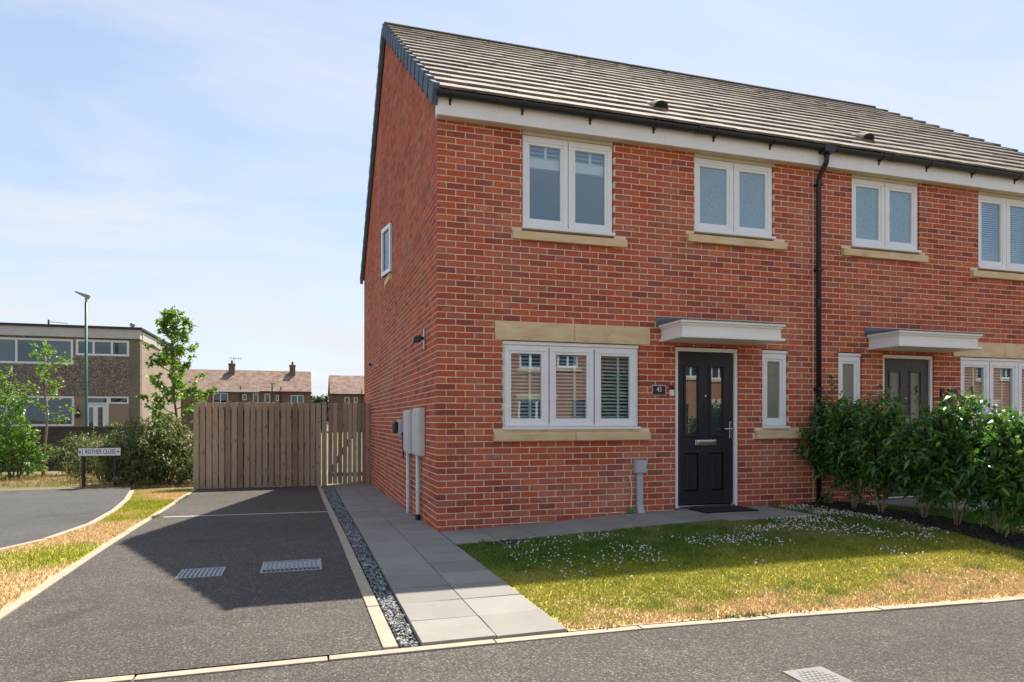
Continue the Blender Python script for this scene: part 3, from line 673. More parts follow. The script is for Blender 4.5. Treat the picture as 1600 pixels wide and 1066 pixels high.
def window(parent, x0, x1, z0, z1, sashes, glass='glass', blind=None, head=True, y=.035, name='window', gi=.075):
    """outer frame with sashes, panes, cill and blind"""
    f = MB(); frame_bars(f, x0+.004, x1-.004, z0+.035, z1-(.045 if head else .004), .03, y, y+.07)
    w = f.build(name, 'upvc', parent, bevel=.003)
    c = MB().box(x0-.006, x1+.006, y-.075, y+.06, z0+.003, z0+.033); c.build('cill', 'upvc', w, bevel=.004)
    if head: MB().box(x0+.003, x1-.003, y-.02, y+.07, z1-.043, z1-.003).build('head_trim', 'cream_trim' if head == 'cream' else 'upvc', w, bevel=.004)
    zb, zt = z0+.05, z1-(.06 if head else .02)
    for a, b in sashes:
        s = MB(); yb = y-.014; frame_bars(s, a, b, zb, zt, gi*.62, yb, y+.05); frame_bars(s, a+gi*.6, b-gi*.6, zb+gi*.6, zt-gi*.6, gi*.38, yb+.012, y+.045)
        so = s.build('sash', 'upvc', w, bevel=.004); MB().box(a+gi*.7, b-gi*.7, y+.022, y+.027, zb+gi*.7, zt-gi*.7).build('pane', glass, w)
        if blind:
            top, bot, pitch = blind; bm_ = MB(); za, zc = zt-.05, zb+gi
            zstop = za - (za-zc)*bot; zz = za; yb = y+.095
            while zz > zstop:
                bm_.hexa([(a+.02,yb-.015,zz-.013),(b-.02,yb-.015,zz-.013),(b-.02,yb+.015,zz+.011),(a+.02,yb+.015,zz+.011),(a+.02,yb-.015,zz-.011),(b-.02,yb-.015,zz-.011),(b-.02,yb+.015,zz+.013),(a+.02,yb+.015,zz+.013)]); zz -= pitch
            bm_.box(a+.02, b-.02, yb-.022, yb+.022, zstop-(.03 if bot > .9 else .13), zstop-.012)
            for tx in top:
                xx = a+(b-a)*tx; bm_.box(xx-.016, xx+.016, yb-.026, yb-.022, zstop-.02, za+.02)
            bm_.build('blind', 'blind', w)
    return w
def stone(parent, name, x0, x1, z0, z1, proj, joints=(), slope=False):
    xs = [x0, *joints, x1]
    for a, b in zip(xs, xs[1:]):
        a2, b2 = a+(.004 if a != x0 else 0), b-(.004 if b != x1 else 0); mb = MB()
        if slope:
            mb.hexa([(a2,-proj,z0),(b2,-proj,z0),(b2,.1,z0),(a2,.1,z0),(a2,-proj,z1-.045),(b2,-proj,z1-.045),(b2,.1,z1),(a2,.1,z1)])
        else: mb.box(a2, b2, -proj, .1, z0, z1)
        mb.build(name, 'sandstone', parent, bevel=.006)

def roof_pt(s, n, front=True):
    y = YE + s*math.cos(PITCH) - n*math.sin(PITCH); z = ZEAVE - .045 + s*math.sin(PITCH) + n*math.cos(PITCH)
    return (y, z) if front else (2*RY - y, z)
def tile_mesh(w):
    t = .028; L_ = G+.075; a = t*L_/G; mb = MB()
    mb.hexa([(-w/2,0,a),(w/2,0,a),(w/2,L_,0),(-w/2,L_,0),(-w/2,0,a+t),(w/2,0,a+t),(w/2,L_,t),(-w/2,L_,t)])
    me = bpy.data.meshes.new('roof_tile'); me.from_pydata(mb.v, [], mb.f); bm = bmesh.new(); bm.from_mesh(me); bmesh.ops.recalc_face_normals(bm, faces=bm.faces)
    bmesh.ops.bevel(bm, geom=[e for e in bm.edges if all(v.co.y < .01 for v in e.verts) and all(v.co.z > a+.01 for v in e.verts)], offset=.006, segments=1, affect='EDGES')
    bm.to_mesh(me); bm.free(); me.materials.append(M['roof_tile']); return me
TW = .30; TILE_ME = tile_mesh(TW-.003)
RROT = Matrix.Rotation(PITCH, 3, 'X')
def roof(parent, x0, x1, verge_left, verge_right):
    base = MB(); yl, zl = roof_pt(.02, -.03); yt, zt = roof_pt(SL, -.03); yb, zb = roof_pt(.02, -.03, False)
    base.prism([(yl, zl-.03), (yl, zl), (RY, zt), (yb, zb), (yb, zb-.03), (RY, zt-.06)], 'x', x0+.02, x1-.02)
    rf = base.build('roof', 'roof_felt', parent)
    spots = []
    for k in range(NC):
        x = x0 - (TW/2 if k % 2 else 0)
        while x < x1-.02:
            a, b = max(x, x0), min(x+TW, x1); spots.append((k, a, b)); x += TW
    rest = MB(); full = [q for q in spots if q[2]-q[1] > TW-.01]; part = [q for q in spots if q[2]-q[1] <= TW-.01]
    full.sort(key=lambda q: q[0]*.3 + abs((q[1]+q[2])/2)*.25)
    tv = [tuple(v.co) for v in TILE_ME.vertices]; tf = [tuple(p.vertices) for p in TILE_ME.polygons]
    for i, (k, a, b) in enumerate(full):
        y, z = roof_pt(k*G, 0)
        j = rng.uniform(-.0025, .003)
        if i < 300:
            o = bpy.data.objects.new('roof_tile', TILE_ME); COL.objects.link(o); o.parent = rf; o.location = Vector(((a+b)/2, y, z+j)) - W[rf]; o.rotation_euler = (PITCH + rng.uniform(-.0035, .0035), rng.uniform(-.004, .004), 0)
        else: part.append((k, a, b))
    for k, a, b in part:
        y, z = roof_pt(k*G, 0); s = (b-a-.003)/(TW-.003)
        rest.add([tuple(RROT @ Vector((v[0]*s, v[1], v[2])) + Vector(((a+b)/2, y, z))) for v in tv], tf)
    o = rest.build('roof_tiles', 'roof_tile', rf, fix=False); o['kind'] = 'stuff'
    # rear slope, one sheet under the ridge
    y0, z0 = roof_pt(0, .05, False); y1, z1 = roof_pt(SL, .05, False)
    MB().prism([(y0, z0), (y1, z1), (y1, z1-.02), (y0, z0-.02)], 'x', x0, x1).build('rear_slope', 'roof_tile', rf)
    x = x0
    while x < x1-.1:                       # ridge tiles
        b = min(x+.45, x1); prof = []
        for t in range(7):
            a_ = math.pi*(.16 + .68*t/6); prof.append((RY+.10*math.cos(a_), ZAP-.05+.085*math.sin(a_)))
        MB().prism(prof + [(RY-.075, ZAP-.05), (RY+.075, ZAP-.05)], 'x', x+.003, b-.003).build('ridge_tile', 'ridge_clay', rf); x += .45
    for on, xs in ((verge_left, -1), (verge_right, 1)):
        if not on: continue
        xo = x0 if xs < 0 else x1
        for fr in (True, False):
            for k in range(NC):
                s0, s1 = k*G-.03, (k+1)*G-.086; P = []
                for (s, n_) in ((s0, -.155), (s1+.036, -.115), (s1+.036, .05), (s0, .082)):
                    P.append(roof_pt(s, n_, fr))
                lo_, hi_, inn = xo+xs*.042, xo+xs*.033, xo-xs*.03      # lower end stands proud of the piece below
                MB().hexa([(lo_, *P[0]), (hi_, *P[1]), (inn, *P[1]), (inn, *P[0]), (lo_, *P[3]), (hi_, *P[2]), (inn, *P[2]), (inn, *P[3])]).build('verge_cap', 'verge_grey', rf, bevel=.003)
    return rf
def vent_tile(parent, xc, k, xs=.16):
    """a low hooded vent sitting on the slope"""
    mb = MB(); n = 10; L_ = .30; rings = []
    for i in range(5):
        s = -.02 + L_*i/4; r = .105*(1-.8*(i/4)**1.5)
        ring = []
        for j in range(n+1):
            a = math.pi*j/n; y, z = roof_pt(k*G+.03+s, .055+r*.95*math.sin(a)); ring.append((xc+xs*.75*math.cos(a)*(1-.35*i/4), y, z))
        rings.append(ring)
    b = 0
    for ring in rings: mb.v += ring
    for i in range(4):
        for j in range(n): q = i*(n+1)+j; mb.f.append((q, q+1, q+n+2, q+n+1))
    mb.f.append(tuple(range(n+1)))
    o = mb.build('roof_vent', 'roof_tile', parent, fix=False)
    g = MB(); ring = rings[0]; cx_ = xc; yc = sum(p[1] for p in ring)/len(ring); zc = min(p[2] for p in ring)
    pts = [((p[0]-cx_)*.8+cx_, p[1]-.004, (p[2]-zc)*.78+zc+.006) for p in ring]; g.v = pts + [(p[0], p[1]+.003, p[2]) for p in pts]; m_ = len(pts)
    g.f = [tuple(range(m_)), tuple(range(m_, 2*m_))[::-1]] + [(i, (i+1) % m_, m_+(i+1) % m_, m_+i) for i in range(m_)]
    g.build('vent_grille', 'rubber', o)

def house_wall_shell(parent, xa, xb, holes, gable_left, gable_right, ghole=None):
    """mortar backing with real openings, rear wall, floors and partitions"""
    e = .006; hs = [(h[0]-e, h[1]+e, h[2]-e if h[2] > 0 else -.5, h[3]+e) for h in holes]
    mb = MB(); panel_with_holes(xa+.0035, xb, -.5, ZTOP+.1, hs, .0035, .30, mb)
    wall = mb.build('wall', 'mortar', parent)
    t = math.tan(PITCH)
    for on, x in ((gable_left, xa), (gable_right, xb)):
        s = 1 if x == xa else -1; prof_h = []
        zt = lambda y: ZEAVE - .10 + (min(y, DEP-y)+.2)*t - .06
        g = MB(); x0, x1 = x+.0035*s, x+.3*s
        if on and ghole:
            ya, yb, za, zb = ghole
            g.prism([(.3, -.6), (ya, -.6), (ya, zt(ya)), (.3, zt(.3))], 'x', x0, x1); g.prism([(yb, -.6), (DEP-.3, -.6), (DEP-.3, zt(.3)), (RY, zt(RY)), (yb, zt(yb))], 'x', x0, x1)
            g.prism([(ya, -.6), (yb, -.6), (yb, za), (ya, za)], 'x', x0, x1); g.prism([(ya, zb), (yb, zb), (yb, zt(yb)), (ya, zt(ya))], 'x', x0, x1)
            pass
        else: g.prism([(.302, -.6), (DEP-.3, -.6), (DEP-.3, zt(.3)), (RY, zt(RY)), (.302, zt(.302))], 'x', x0 if on else x-.05*s*0, x1)
        g.build('side_wall', 'mortar', parent)
    r = MB().box(xa+.01, xb, DEP-.295, DEP, -.6, ZTOP+.1); r.build('rear_wall', 'brick_red_far', parent)
    i = MB(); i.box(xa+.31, xb-.01, .31, DEP-.3, 2.46, 2.60); i.build('upper_floor', 'interior', parent)
    MB().box(xa+.31, xb-.01, .31, DEP-.3, -.3, .10).build('ground_floor', 'interior_floor', parent); MB().box(xa+.31, xb-.01, .31, DEP-.3, 4.86, 4.90).build('ceiling', 'interior', parent)
    MB().box(xa+.31, xb-.01, 4.1, 4.2, .11, 4.85).build('partition', 'interior', parent)
    return wall

def text_mesh(name, txt, size, depth, mat, parent, at, rot=(math.pi/2, 0, 0), sx=1.0, align='CENTER'):
    cu = bpy.data.curves.new(name, 'FONT'); cu.body = txt; cu.size = size; cu.extrude = depth; cu.align_x = align; cu.align_y = 'CENTER'
    tmp = bpy.data.objects.new('tmp', cu); COL.objects.link(tmp); bpy.context.view_layer.update()
    me = bpy.data.meshes.new_from_object(tmp.evaluated_get(bpy.context.evaluated_depsgraph_get())); bpy.data.objects.remove(tmp, do_unlink=True)
    me.materials.clear(); o = link(name, me, mat, parent, at); o.rotation_euler = rot; o.scale = (sx, 1, 1); return o

def make_door(parent, x0, x1, z0, z1, mat, handle_right, glass):
    f = MB(); w = .045; y = .03
    f.box(x0+.004, x1-.004, y-.01, y+.09, z1-.055, z1-.004); f.box(x0+.004, x0+w+.006, y-.01, y+.09, z0, z1-.055); f.box(x1-w-.006, x1-.004, y-.01, y+.09, z0, z1-.055)
    fr = f.build('door_frame', 'upvc', parent, bevel=.004)
    MB().box(x0+w+.006, x1-w-.006, y-.03, y+.09, z0-.03, z0+.035).build('threshold', 'chrome', fr, bevel=.004)
    a, b, c, d = x0+w+.010, x1-w-.010, z0+.045, z1-.062; yl = y+.02
    wd = b-a; P = [(a+.125*wd, a+.395*wd), (a+.575*wd, a+.845*wd)] ; hd = d-c; up = (c+.448*hd, d-.085*hd); lo = (c+.075*hd, c+.345*hd)
    holes = [(p[0], p[1], *up) for p in P] + [(p[0], p[1], *lo) for p in P]
    mb = MB(); panel_with_holes(a, b, c, d, holes, yl, yl+.045, mb); door = mb.build('door', mat, parent)
    for p in P:
        m1 = MB(); frame_bars(m1, p[0]-.008, p[1]+.008, up[0]-.008, up[1]+.008, .03, yl-.012, yl+.03); m1.build('glazing_bead', mat, door, bevel=.005)
        MB().box(p[0]+.015, p[1]-.015, yl+.016, yl+.022, up[0]+.015, up[1]-.015).build('pane', glass, door)
        m2 = MB(); frame_bars(m2, p[0]-.004, p[1]+.004, lo[0]-.004, lo[1]+.004, .022, yl-.008, yl+.03); m2.build('panel_moulding', mat, door, bevel=.005)
        q = MB(); e = .045; q.hexa([(p[0]+.02,yl+.02,lo[0]+.02),(p[1]-.02,yl+.02,lo[0]+.02),(p[1]-.02,yl+.02,lo[1]-.02),(p[0]+.02,yl+.02,lo[1]-.02),(p[0]+e,yl-.002,lo[0]+e),(p[1]-e,yl-.002,lo[0]+e),(p[1]-e,yl-.002,lo[1]-e),(p[0]+e,yl-.002,lo[1]-e)]); q.build('door_panel', mat, door)
    zc = c+.405*hd; xc = (a+b)/2; MB().box(xc-.16, xc+.16, yl-.014, yl, zc-.035, zc+.035).build('letter_plate', 'chrome', door, bevel=.006); MB().box(xc-.125, xc+.125, yl-.02, yl-.014, zc-.018, zc+.022).build('letter_flap', 'chrome', door, bevel=.004)
    hx = b-.045 if handle_right else a+.045; s = -1 if handle_right else 1; hz = z0+1.03
    MB().box(hx-.016, hx+.016, yl-.010, yl, hz-.13, hz+.09).build('handle_plate', 'chrome', door, bevel=.005); MB().tube([(hx, yl-.008, hz), (hx, yl-.05, hz), (hx+s*.02, yl-.058, hz), (hx+s*.12, yl-.058, hz-.004)], .0095, 8).build('handle', 'chrome', door, smooth=True)
    MB().tube([(xc, yl+.002, z0+1.46), (xc, yl-.006, z0+1.46)], .012, 12).build('spyhole', 'chrome', door)
    MB().box(a, b, yl+.05, yl+.06, c, d).build('door_lining', 'interior', door)
    return door
def canopy(parent, x0, x1, z0, z1, p):
    c = MB(); c.box(x0+.045, x1-.045, -p+.05, -.002, z0+.035, z1-.05); cn = c.build('canopy', 'fascia_white', parent)
    MB().box(x0+.008, x1-.008, -p+.01, -.002, z0, z0+.034).build('lower_moulding', 'fascia_white', cn, bevel=.006)
    MB().box(x0+.022, x1-.022, -p+.026, -.002, z1-.075, z1-.05).build('upper_moulding', 'fascia_white', cn, bevel=.008)
    MB().box(x0+.002, x1-.002, -p+.004, -.002, z1-.05, z1-.018).build('cornice', 'fascia_white', cn, bevel=.008)
    MB().hexa([(x0-.004,-p-.004,z1-.017),(x1+.004,-p-.004,z1-.017),(x1+.004,-.002,z1-.017),(x0-.004,-.002,z1-.017),(x0-.004,-p-.004,z1-.006),(x1+.004,-p-.004,z1-.006),(x1+.004,-.002,z1+.03),(x0-.004,-.002,z1+.03)]).build('lead_top', 'lead', cn)
    MB().box(x0-.03, x1+.03, -.008, -.002, z1-.03, z1+.085).build('lead_flashing', 'lead', cn)
def house(xa, xb, mirror, name, label):
    Xm = (lambda x: 2*MX-x) if mirror else (lambda x: x)
    root = empty(name, ((xa+xb)/2, 0, 0), label, 'house', 'pair of red brick houses')
    mr = lambda o: (min(Xm(o[0]), Xm(o[1])), max(Xm(o[0]), Xm(o[1])), o[2], o[3])
    ops = {k: mr(v) for k, v in OPEN.items()}; st = {k: mr(v) for k, v in STONE.items()}
    holes = list(ops.values()); cuts = holes + list(st.values())
    GW = (4.30, 4.95, 3.87, 4.83)
    wall = house_wall_shell(root, xa, xb, holes, not mirror, mirror, GW if not mirror else None)
    rest = lay_front(xa, xb, cuts, wall, 300, gable=not mirror)
    if not mirror: lay_gable(rest, [GW, (4.24, 5.01, 3.75, 3.87)])
    o = rest.build('brickwork', 'brick', wall); o['kind'] = 'stuff'
    if not mirror:                          # corner headers seen on the front come from the gable stretchers
        pass
    # stone
    mid = [1.70]
    s = st['lint']; stone(root, 'stone_lintel', s[0]+.003, s[1]-.003, s[2]+.004, s[3]-.004, .012, joints=[Xm(1.70)])
    s = st['gsill']; stone(root, 'stone_sill', s[0]+.003, s[1]-.003, s[2]+.004, s[3]-.006, .055, joints=[Xm(1.70)], slope=True)
    for k in ('bsill', 'tsill', 'ssill'): s = st[k]; stone(root, 'stone_sill', s[0]+.003, s[1]-.003, s[2]+.004, s[3]-.006, .055, slope=True)
    # windows
    srt = lambda L_: sorted([tuple(sorted((Xm(a), Xm(b)))) for a, b in L_])
    o = ops['bed']; window(root, o[0], o[1], 3.575, 4.76, srt([(1.04, 1.622), (1.632, 2.215)]), 'glass', blind=((.55, .93), .17, .05) if not mirror else ((.12, .88), .98, .034), head='cream', gi=.095)
    o = ops['bath']; window(root, o[0], o[1], 3.725, 4.76, srt([(3.386, 3.98), (3.99, 4.585)]), 'glass_obscure', head='cream', gi=.095)
    o = ops['gwin']; window(root, o[0], o[1], 1.175, 2.236, srt([(.815, 1.371), (1.386, 1.965), (1.983, 2.552)]), 'glass', blind=((.15, .62), 1.0, .044), head='upvc', gi=.088)
    o = ops['side']; window(root, o[0], o[1], 1.175, 2.236, srt([(4.428, 4.816)]), 'glass_obscure_hall', head='upvc', gi=.095)
    o = ops['door']; make_door(root, o[0], o[1], .148, 2.236, 'door_charcoal' if mirror else 'door_black', not mirror, 'glass_obscure_hall' if mirror else 'glass')
    cx0, cx1 = sorted((Xm(2.845), Xm(4.345))); canopy(root, cx0, cx1, 2.285, 2.515, .56)
    # eaves
    fx0 = xa-.02 if not mirror else xa
    fx1 = xb if not mirror else xb+.02
    fa = MB(); fa.box(fx0, fx1, -.145, -.125, ZTOP-.02, 4.965); fa.box(fx0, fx1, -.124, .0, ZTOP-.012, ZTOP-.002)
    if not mirror: fa.box(fx0, fx0+.018, -.124, -.004, ZTOP-.02, 4.90)
    fas = fa.build('fascia', 'fascia_white', root)
    vb = MB(); x = fx0+.03
    while x < fx1-.03: vb.box(x, x+.007, -.10, -.02, ZTOP-.019, ZTOP-.0125); x += .014
    vb.build('soffit_vent', 'cream_trim', fas)
    for jx in ([2.9, 4.98] if not mirror else [5.9, 7.9]): MB().box(jx-.035, jx+.035, -.148, -.1455, ZTOP-.021, 4.964).build('fascia_joint', 'fascia_white', fas)
    gp = []; r1, r2 = .058, .053; gy, gzz = YE-.005, 4.975
    for i in range(13): a = math.pi*i/12; gp.append((gy-r1*math.cos(a), gzz-r1*math.sin(a)))
    for i in range(13): a = math.pi*(12-i)/12; gp.append((gy-r2*math.cos(a), gzz-r2*math.sin(a)))
    g = MB().prism(gp, 'x', fx0-.02 if not mirror else fx0+.002, fx1-.002).build('gutter', 'black_plastic', root)
    if not mirror: MB().prism([(gy-r1*math.cos(math.pi*i/12), gzz-r1*math.sin(math.pi*i/12)) for i in range(13)], 'x', fx0-.024, fx0-.0205).build('gutter_end', 'black_plastic', g)
    x = xa+.12
    while x < xb:
        b = MB(); b.prism([(gy-.064, gzz+.006), (gy-.06, gzz-.03), (gy-.02, gzz-.064), (gy+.05, gzz-.075), (gy+.056, gzz-.115), (gy+.06, gzz-.115), (gy+.06, gzz+.006)], 'x', x-.013, x+.013); b.build('gutter_bracket', 'black_plastic', g); x += .86
    for ux in ([3.32] if not mirror else [6.42]):
        MB().prism([(gy-.068*math.cos(math.pi*i/12), gzz+.004-.068*math.sin(math.pi*i/12)) for i in range(13)], 'x', ux-.05, ux+.05).build('gutter_union', 'black_plastic', g)
    rf = roof(root, xa-.05 if not mirror else xa+.001, xb if not mirror else xb+.05, not mirror, mirror)
    vent_tile(rf, 3.13 if not mirror else 6.62, 2)
    return root, wall, rf
HOUSE_A, WALL_A, ROOF_A = house(0.0, MX, False, 'brick_house', 'red brick house with black front door and gable wall beside the driveway')
HOUSE_B, WALL_B, ROOF_B = house(MX, 11.38, True, 'brick_house', 'adjoining red brick house with charcoal door behind the hedge')
# rainwater pipe between the houses
dp = MB().tube([(5.285, YE-.005, 4.93), (5.285, YE-.005, 4.80), (5.285, YE+.01, 4.76), (5.285, -.075, 4.62), (5.285, -.06, 4.57), (5.285, -.06, .10)], .034, 12); 
dpo = dp.build('downpipe', 'black_plastic', HOUSE_A, smooth=True)
MB().box(5.20, 5.37, YE-.07, YE+.06, 4.895, 4.985).build('outlet', 'black_plastic', dpo, bevel=.01)
for z in (4.52, 3.35, 1.72, .5): MB().box(5.24, 5.33, -.10, -.002, z-.014, z+.014).build('pipe_clip', 'black_plastic', dpo)
for z in (2.9,): MB().tube([(5.285, -.06, z-.05), (5.285, -.06, z+.05)], .041, 12).build('pipe_socket', 'black_plastic', dpo)
MB().box(5.236, 5.247, -.0035, .02, -.1, ZTOP-.02).build('movement_joint', 'mortar', WALL_A)

# open casement on the gable
def gable_window():
    y0, y1, z0, z1 = 4.30, 4.95, 3.87, 4.83; f = MB()
    f.box(.03, .10, y0+.004, y1-.004, z1-.04, z1-.004); f.box(.03, .10, y0+.004, y1-.004, z0+.004, z0+.04); f.box(.03, .10, y0+.004, y0+.04, z0+.04, z1-.04); f.box(.03, .10, y1-.04, y1-.004, z0+.04, z1-.04)
    w = f.build('window', 'upvc', HOUSE_A)
    MB().box(-.055, .09, y0-.055, y1+.055, 3.756, 3.866).build('stone_sill', 'sandstone', HOUSE_A, bevel=.006)
    s = empty('hinge', (0.02, y0+.045, 0)); bpy.data.objects.remove(s)
    a = math.radians(9.5); hx, hy = .028, y0+.045; L_ = y1-y0-.09
    def q(u, n_, z): return (hx - u*math.sin(a) - n_*math.cos(a), hy + u*math.cos(a) - n_*math.sin(a), z)
    def bar(mb, u0, u1, za, zb, n0=0, n1=.055): mb.hexa([q(u0,n1,za), q(u1,n1,za), q(u1,n0,za), q(u0,n0,za), q(u0,n1,zb), q(u1,n1,zb), q(u1,n0,zb), q(u0,n0,zb)])
    sb = MB(); bar(sb, 0, L_, z0+.05, z0+.12); bar(sb, 0, L_, z1-.12, z1-.05); bar(sb, 0, .07, z0+.12, z1-.12); bar(sb, L_-.07, L_, z0+.12, z1-.12); sb.build('open_sash', 'upvc', w)
    p = MB(); bar(p, .06, L_-.06, z0+.11, z1-.11, .022, .028); p.build('pane', 'glass_far', w)
    k = MB(); bar(k, 0, L_, z0+.046, z0+.0495, .01, .045); k.build('sash_seal', 'rubber', w)
gable_window()

# ------------------------------------------------------------------ fittings on the walls
def rail_text_plate():
    r = empty('number_plate', (2.853, 0, 1.67), 'black house number plate with silver frame reading 45', 'number plate')
    MB().box(2.753, 2.954, -.012, -.003, 1.604, 1.735).build('plate_frame', 'chrome', r, bevel=.002); MB().box(2.762, 2.945, -.016, -.0125, 1.613, 1.726).build('plate', 'letters_black', r)
    text_mesh('numerals', '45', .088, .001, 'letters_white', r, (2.853, -.0172, 1.678), sx=.85)
    for x in (2.769, 2.938): MB().tube([(x, -.0155, 1.67), (x, -.021, 1.67)], .0055, 8).build('screw', 'chrome', r)
    r = empty('number_plate', (7.75, 0, 1.66), 'dark slate house number plate with corner studs beside the charcoal door', 'number plate')
    MB().box(7.665, 7.842, -.02, -.004, 1.565, 1.757).build('plate', 'slate_plate', r, bevel=.003)
    text_mesh('numerals', '46', .11, .001, 'lead', r, (7.753, -.0212, 1.675), sx=.8)
    for x in (7.682, 7.825):
        for z in (1.582, 1.74): MB().tube([(x, -.019, z), (x, -.026, z)], .008, 8).build('stud', 'chrome', r)
rail_text_plate()
def bell(xc, zc, label, lower):
    r = empty('doorbell', (xc, 0, zc), label, 'doorbell')
    MB().box(xc-.034, xc+.034, -.022, -.004, zc+.012, zc+.065).build('camera_housing', 'black_plastic', r, bevel=.004); MB().box(xc-.032, xc+.032, -.022, -.004, zc-.065, zc+.011).build('button_panel', lower, r, bevel=.004)
    MB().tube([(xc, -.02, zc-.026), (xc, -.026, zc-.026)], .013, 14).build('button', 'chrome', r); MB().tube([(xc, -.02, zc+.038), (xc, -.025, zc+.038)], .010, 12).build('lens', 'letters_black', r)
bell(3.035, 1.668, 'slim doorbell with white lower half beside the black door', 'letters_white'); bell(7.552, 1.69, 'slim black doorbell between the charcoal door and the slate plate', 'black_plastic')
def cable_box():
    r = empty('cable_box', (2.57, 0, .4), 'grey plastic cable box with conduit below the window', 'cable box')
    MB().box(2.494, 2.648, -.075, -.004, .625, .790).build('box', 'pipe_grey', r, bevel=.008); MB().box(2.50, 2.642, -.081, -.0755, .632, .784).build('lid', 'pipe_grey', r, bevel=.003)
    MB().box(2.530, 2.606, -.058, -.004, .235, .625).build('conduit', 'pipe_grey', r, bevel=.008)
    MB().hexa([(2.528,-.085,.09),(2.625,-.085,.09),(2.625,-.004,.09),(2.528,-.004,.09),(2.530,-.06,.237),(2.606,-.06,.237),(2.606,-.004,.237),(2.530,-.004,.237)]).build('conduit_foot', 'pipe_grey', r, bevel=.006)
    h = empty('hose', (2.46, -.03, gzf(2.46, 0)+.02), 'thin cream hose ending in a green fitting by the wall', 'hose')
    MB().tube([(2.405, -.002, .595), (2.43, -.03, .585), (2.455, -.03, .50), (2.46, -.03, .36), (2.445, -.035, .22), (2.45, -.05, .12)], .0085, 8).build('tube', 'cream_trim', h, smooth=True)
    MB().lathe([(.022, 0), (.034, .012), (.034, .06), (.02, .075)], (2.432, -.055, gzf(2.43, -.05)+.018), 12).build('green_cap', 'green_plastic', h)
cable_box()
def meter(y0, y1, z0, z1, label, py, pipe_end, foot):
    r = empty('meter_box', (0, (y0+y1)/2, z0), label, 'meter box'); d = .075
    MB().box(-d, -.004, y0, y1, z0, z1).build('case', 'box_cream', r, bevel=.008); MB().box(-d-.012, -d-.001, y0+.03, y1-.03, z0+.03, z1-.03).build('door', 'pipe_white', r, bevel=.004)
    for z in (z0+.12, z1-.12): MB().box(-d-.017, -d-.0125, y0+.045, y0+.075, z-.012, z+.012).build('latch', 'box_cream', r)
    MB().tube([(-.045, py, z0+.01), (-.045, py, pipe_end+.05), (-.045, py, pipe_end)], .028, 12).build('pipe', 'pipe_white', r, smooth=True)
    if foot: MB().tube([(-.045, py, pipe_end-.01), (-.045, py, pipe_end+.085)], .034, 12).build('pipe_foot', 'black_plastic', r)
    MB().box(-.075, -.004, py-.035, py+.035, .36, .375).build('pipe_clip', 'pipe_white', r)
meter(.80, 1.36, .835, 1.445, 'cream meter box nearest the house corner, its pipe ending in a black foot', 1.10, gzf(-.04, 1.1)+.01, True)
meter(1.66, 2.22, .825, 1.43, 'cream meter box further along the gable wall, beside the charge point', 1.98, gzf(-.04, 1.98)+.01, False)
r = empty('charge_point', (0, 2.75, 1.05), 'black and grey car charge point on the gable wall', 'charge point')
MB().box(-.10, -.004, 2.60, 2.86, 1.055, 1.30).build('body', 'pipe_grey', r, bevel=.03); MB().box(-.17, -.1005, 2.64, 2.82, 1.09, 1.27).build('front', 'black_plastic', r, bevel=.03)
MB().tube([(-.05, 2.56, 1.10), (-.05, 2.46, .92), (-.05, 2.44, .80), (-.05, 2.47, .72)], .013, 8).build('cable', 'black_plastic', r, smooth=True)
r = empty('wall_light', (0, .87, 2.2), 'black spotlight on a steel plate high on the gable wall', 'wall light')
MB().box(-.012, -.003, .82, .90, 2.19, 2.45).build('back_plate', 'steel', r, bevel=.002)
MB().tube([(-.012, .86, 2.33), (-.06, .86, 2.33)], .02, 10).build('arm', 'black_plastic', r); MB().hexa([(-.15,.82,2.27),(-.05,.81,2.28),(-.05,.91,2.28),(-.15,.90,2.27),(-.14,.83,2.345),(-.045,.81,2.37),(-.045,.91,2.37),(-.14,.89,2.345)]).build('lamp_head', 'black_plastic', r, bevel=.01)
r = empty('security_camera', (0, 6.6, 2.4), 'white security camera on a bracket far along the gable wall', 'camera')
MB().tube([(-.004, 6.5, 2.42), (-.10, 6.5, 2.42), (-.16, 6.4, 2.43)], .018, 8).build('bracket', 'letters_white', r); MB().tube([(-.13, 6.62, 2.45), (-.20, 6.25, 2.42)], .042, 12).build('camera_body', 'letters_white', r, smooth=True); MB().tube([(-.2005, 6.25, 2.42), (-.206, 6.21, 2.417)], .034, 12).build('lens', 'letters_black', r)
g0 = gzf(3.6, -.25)+.021
MB().box(3.23, 3.98, -.50, -.08, g0-.002, g0+.012).build('doormat', 'mat_black', origin=(3.6, -.3, g0)); tag(bpy.data.objects['doormat'], 'black doormat on the paving before the black door', 'doormat')
# planter
r = empty('planter', (6.45, -1.02, gzf(6.45, -1.0)), 'large pale round planter behind the hedge', 'planter')
MB().lathe([(.15,0),(.19,.05),(.27,.25),(.31,.42),(.32,.50),(.335,.50),(.335,.54),(.30,.54),(.29,.48)], W[r], 32).build('bowl', 'pot', r, smooth=True); MB().lathe([(.285, .46), (.285, .485)], W[r], 24).build('soil', 'mulch', r)

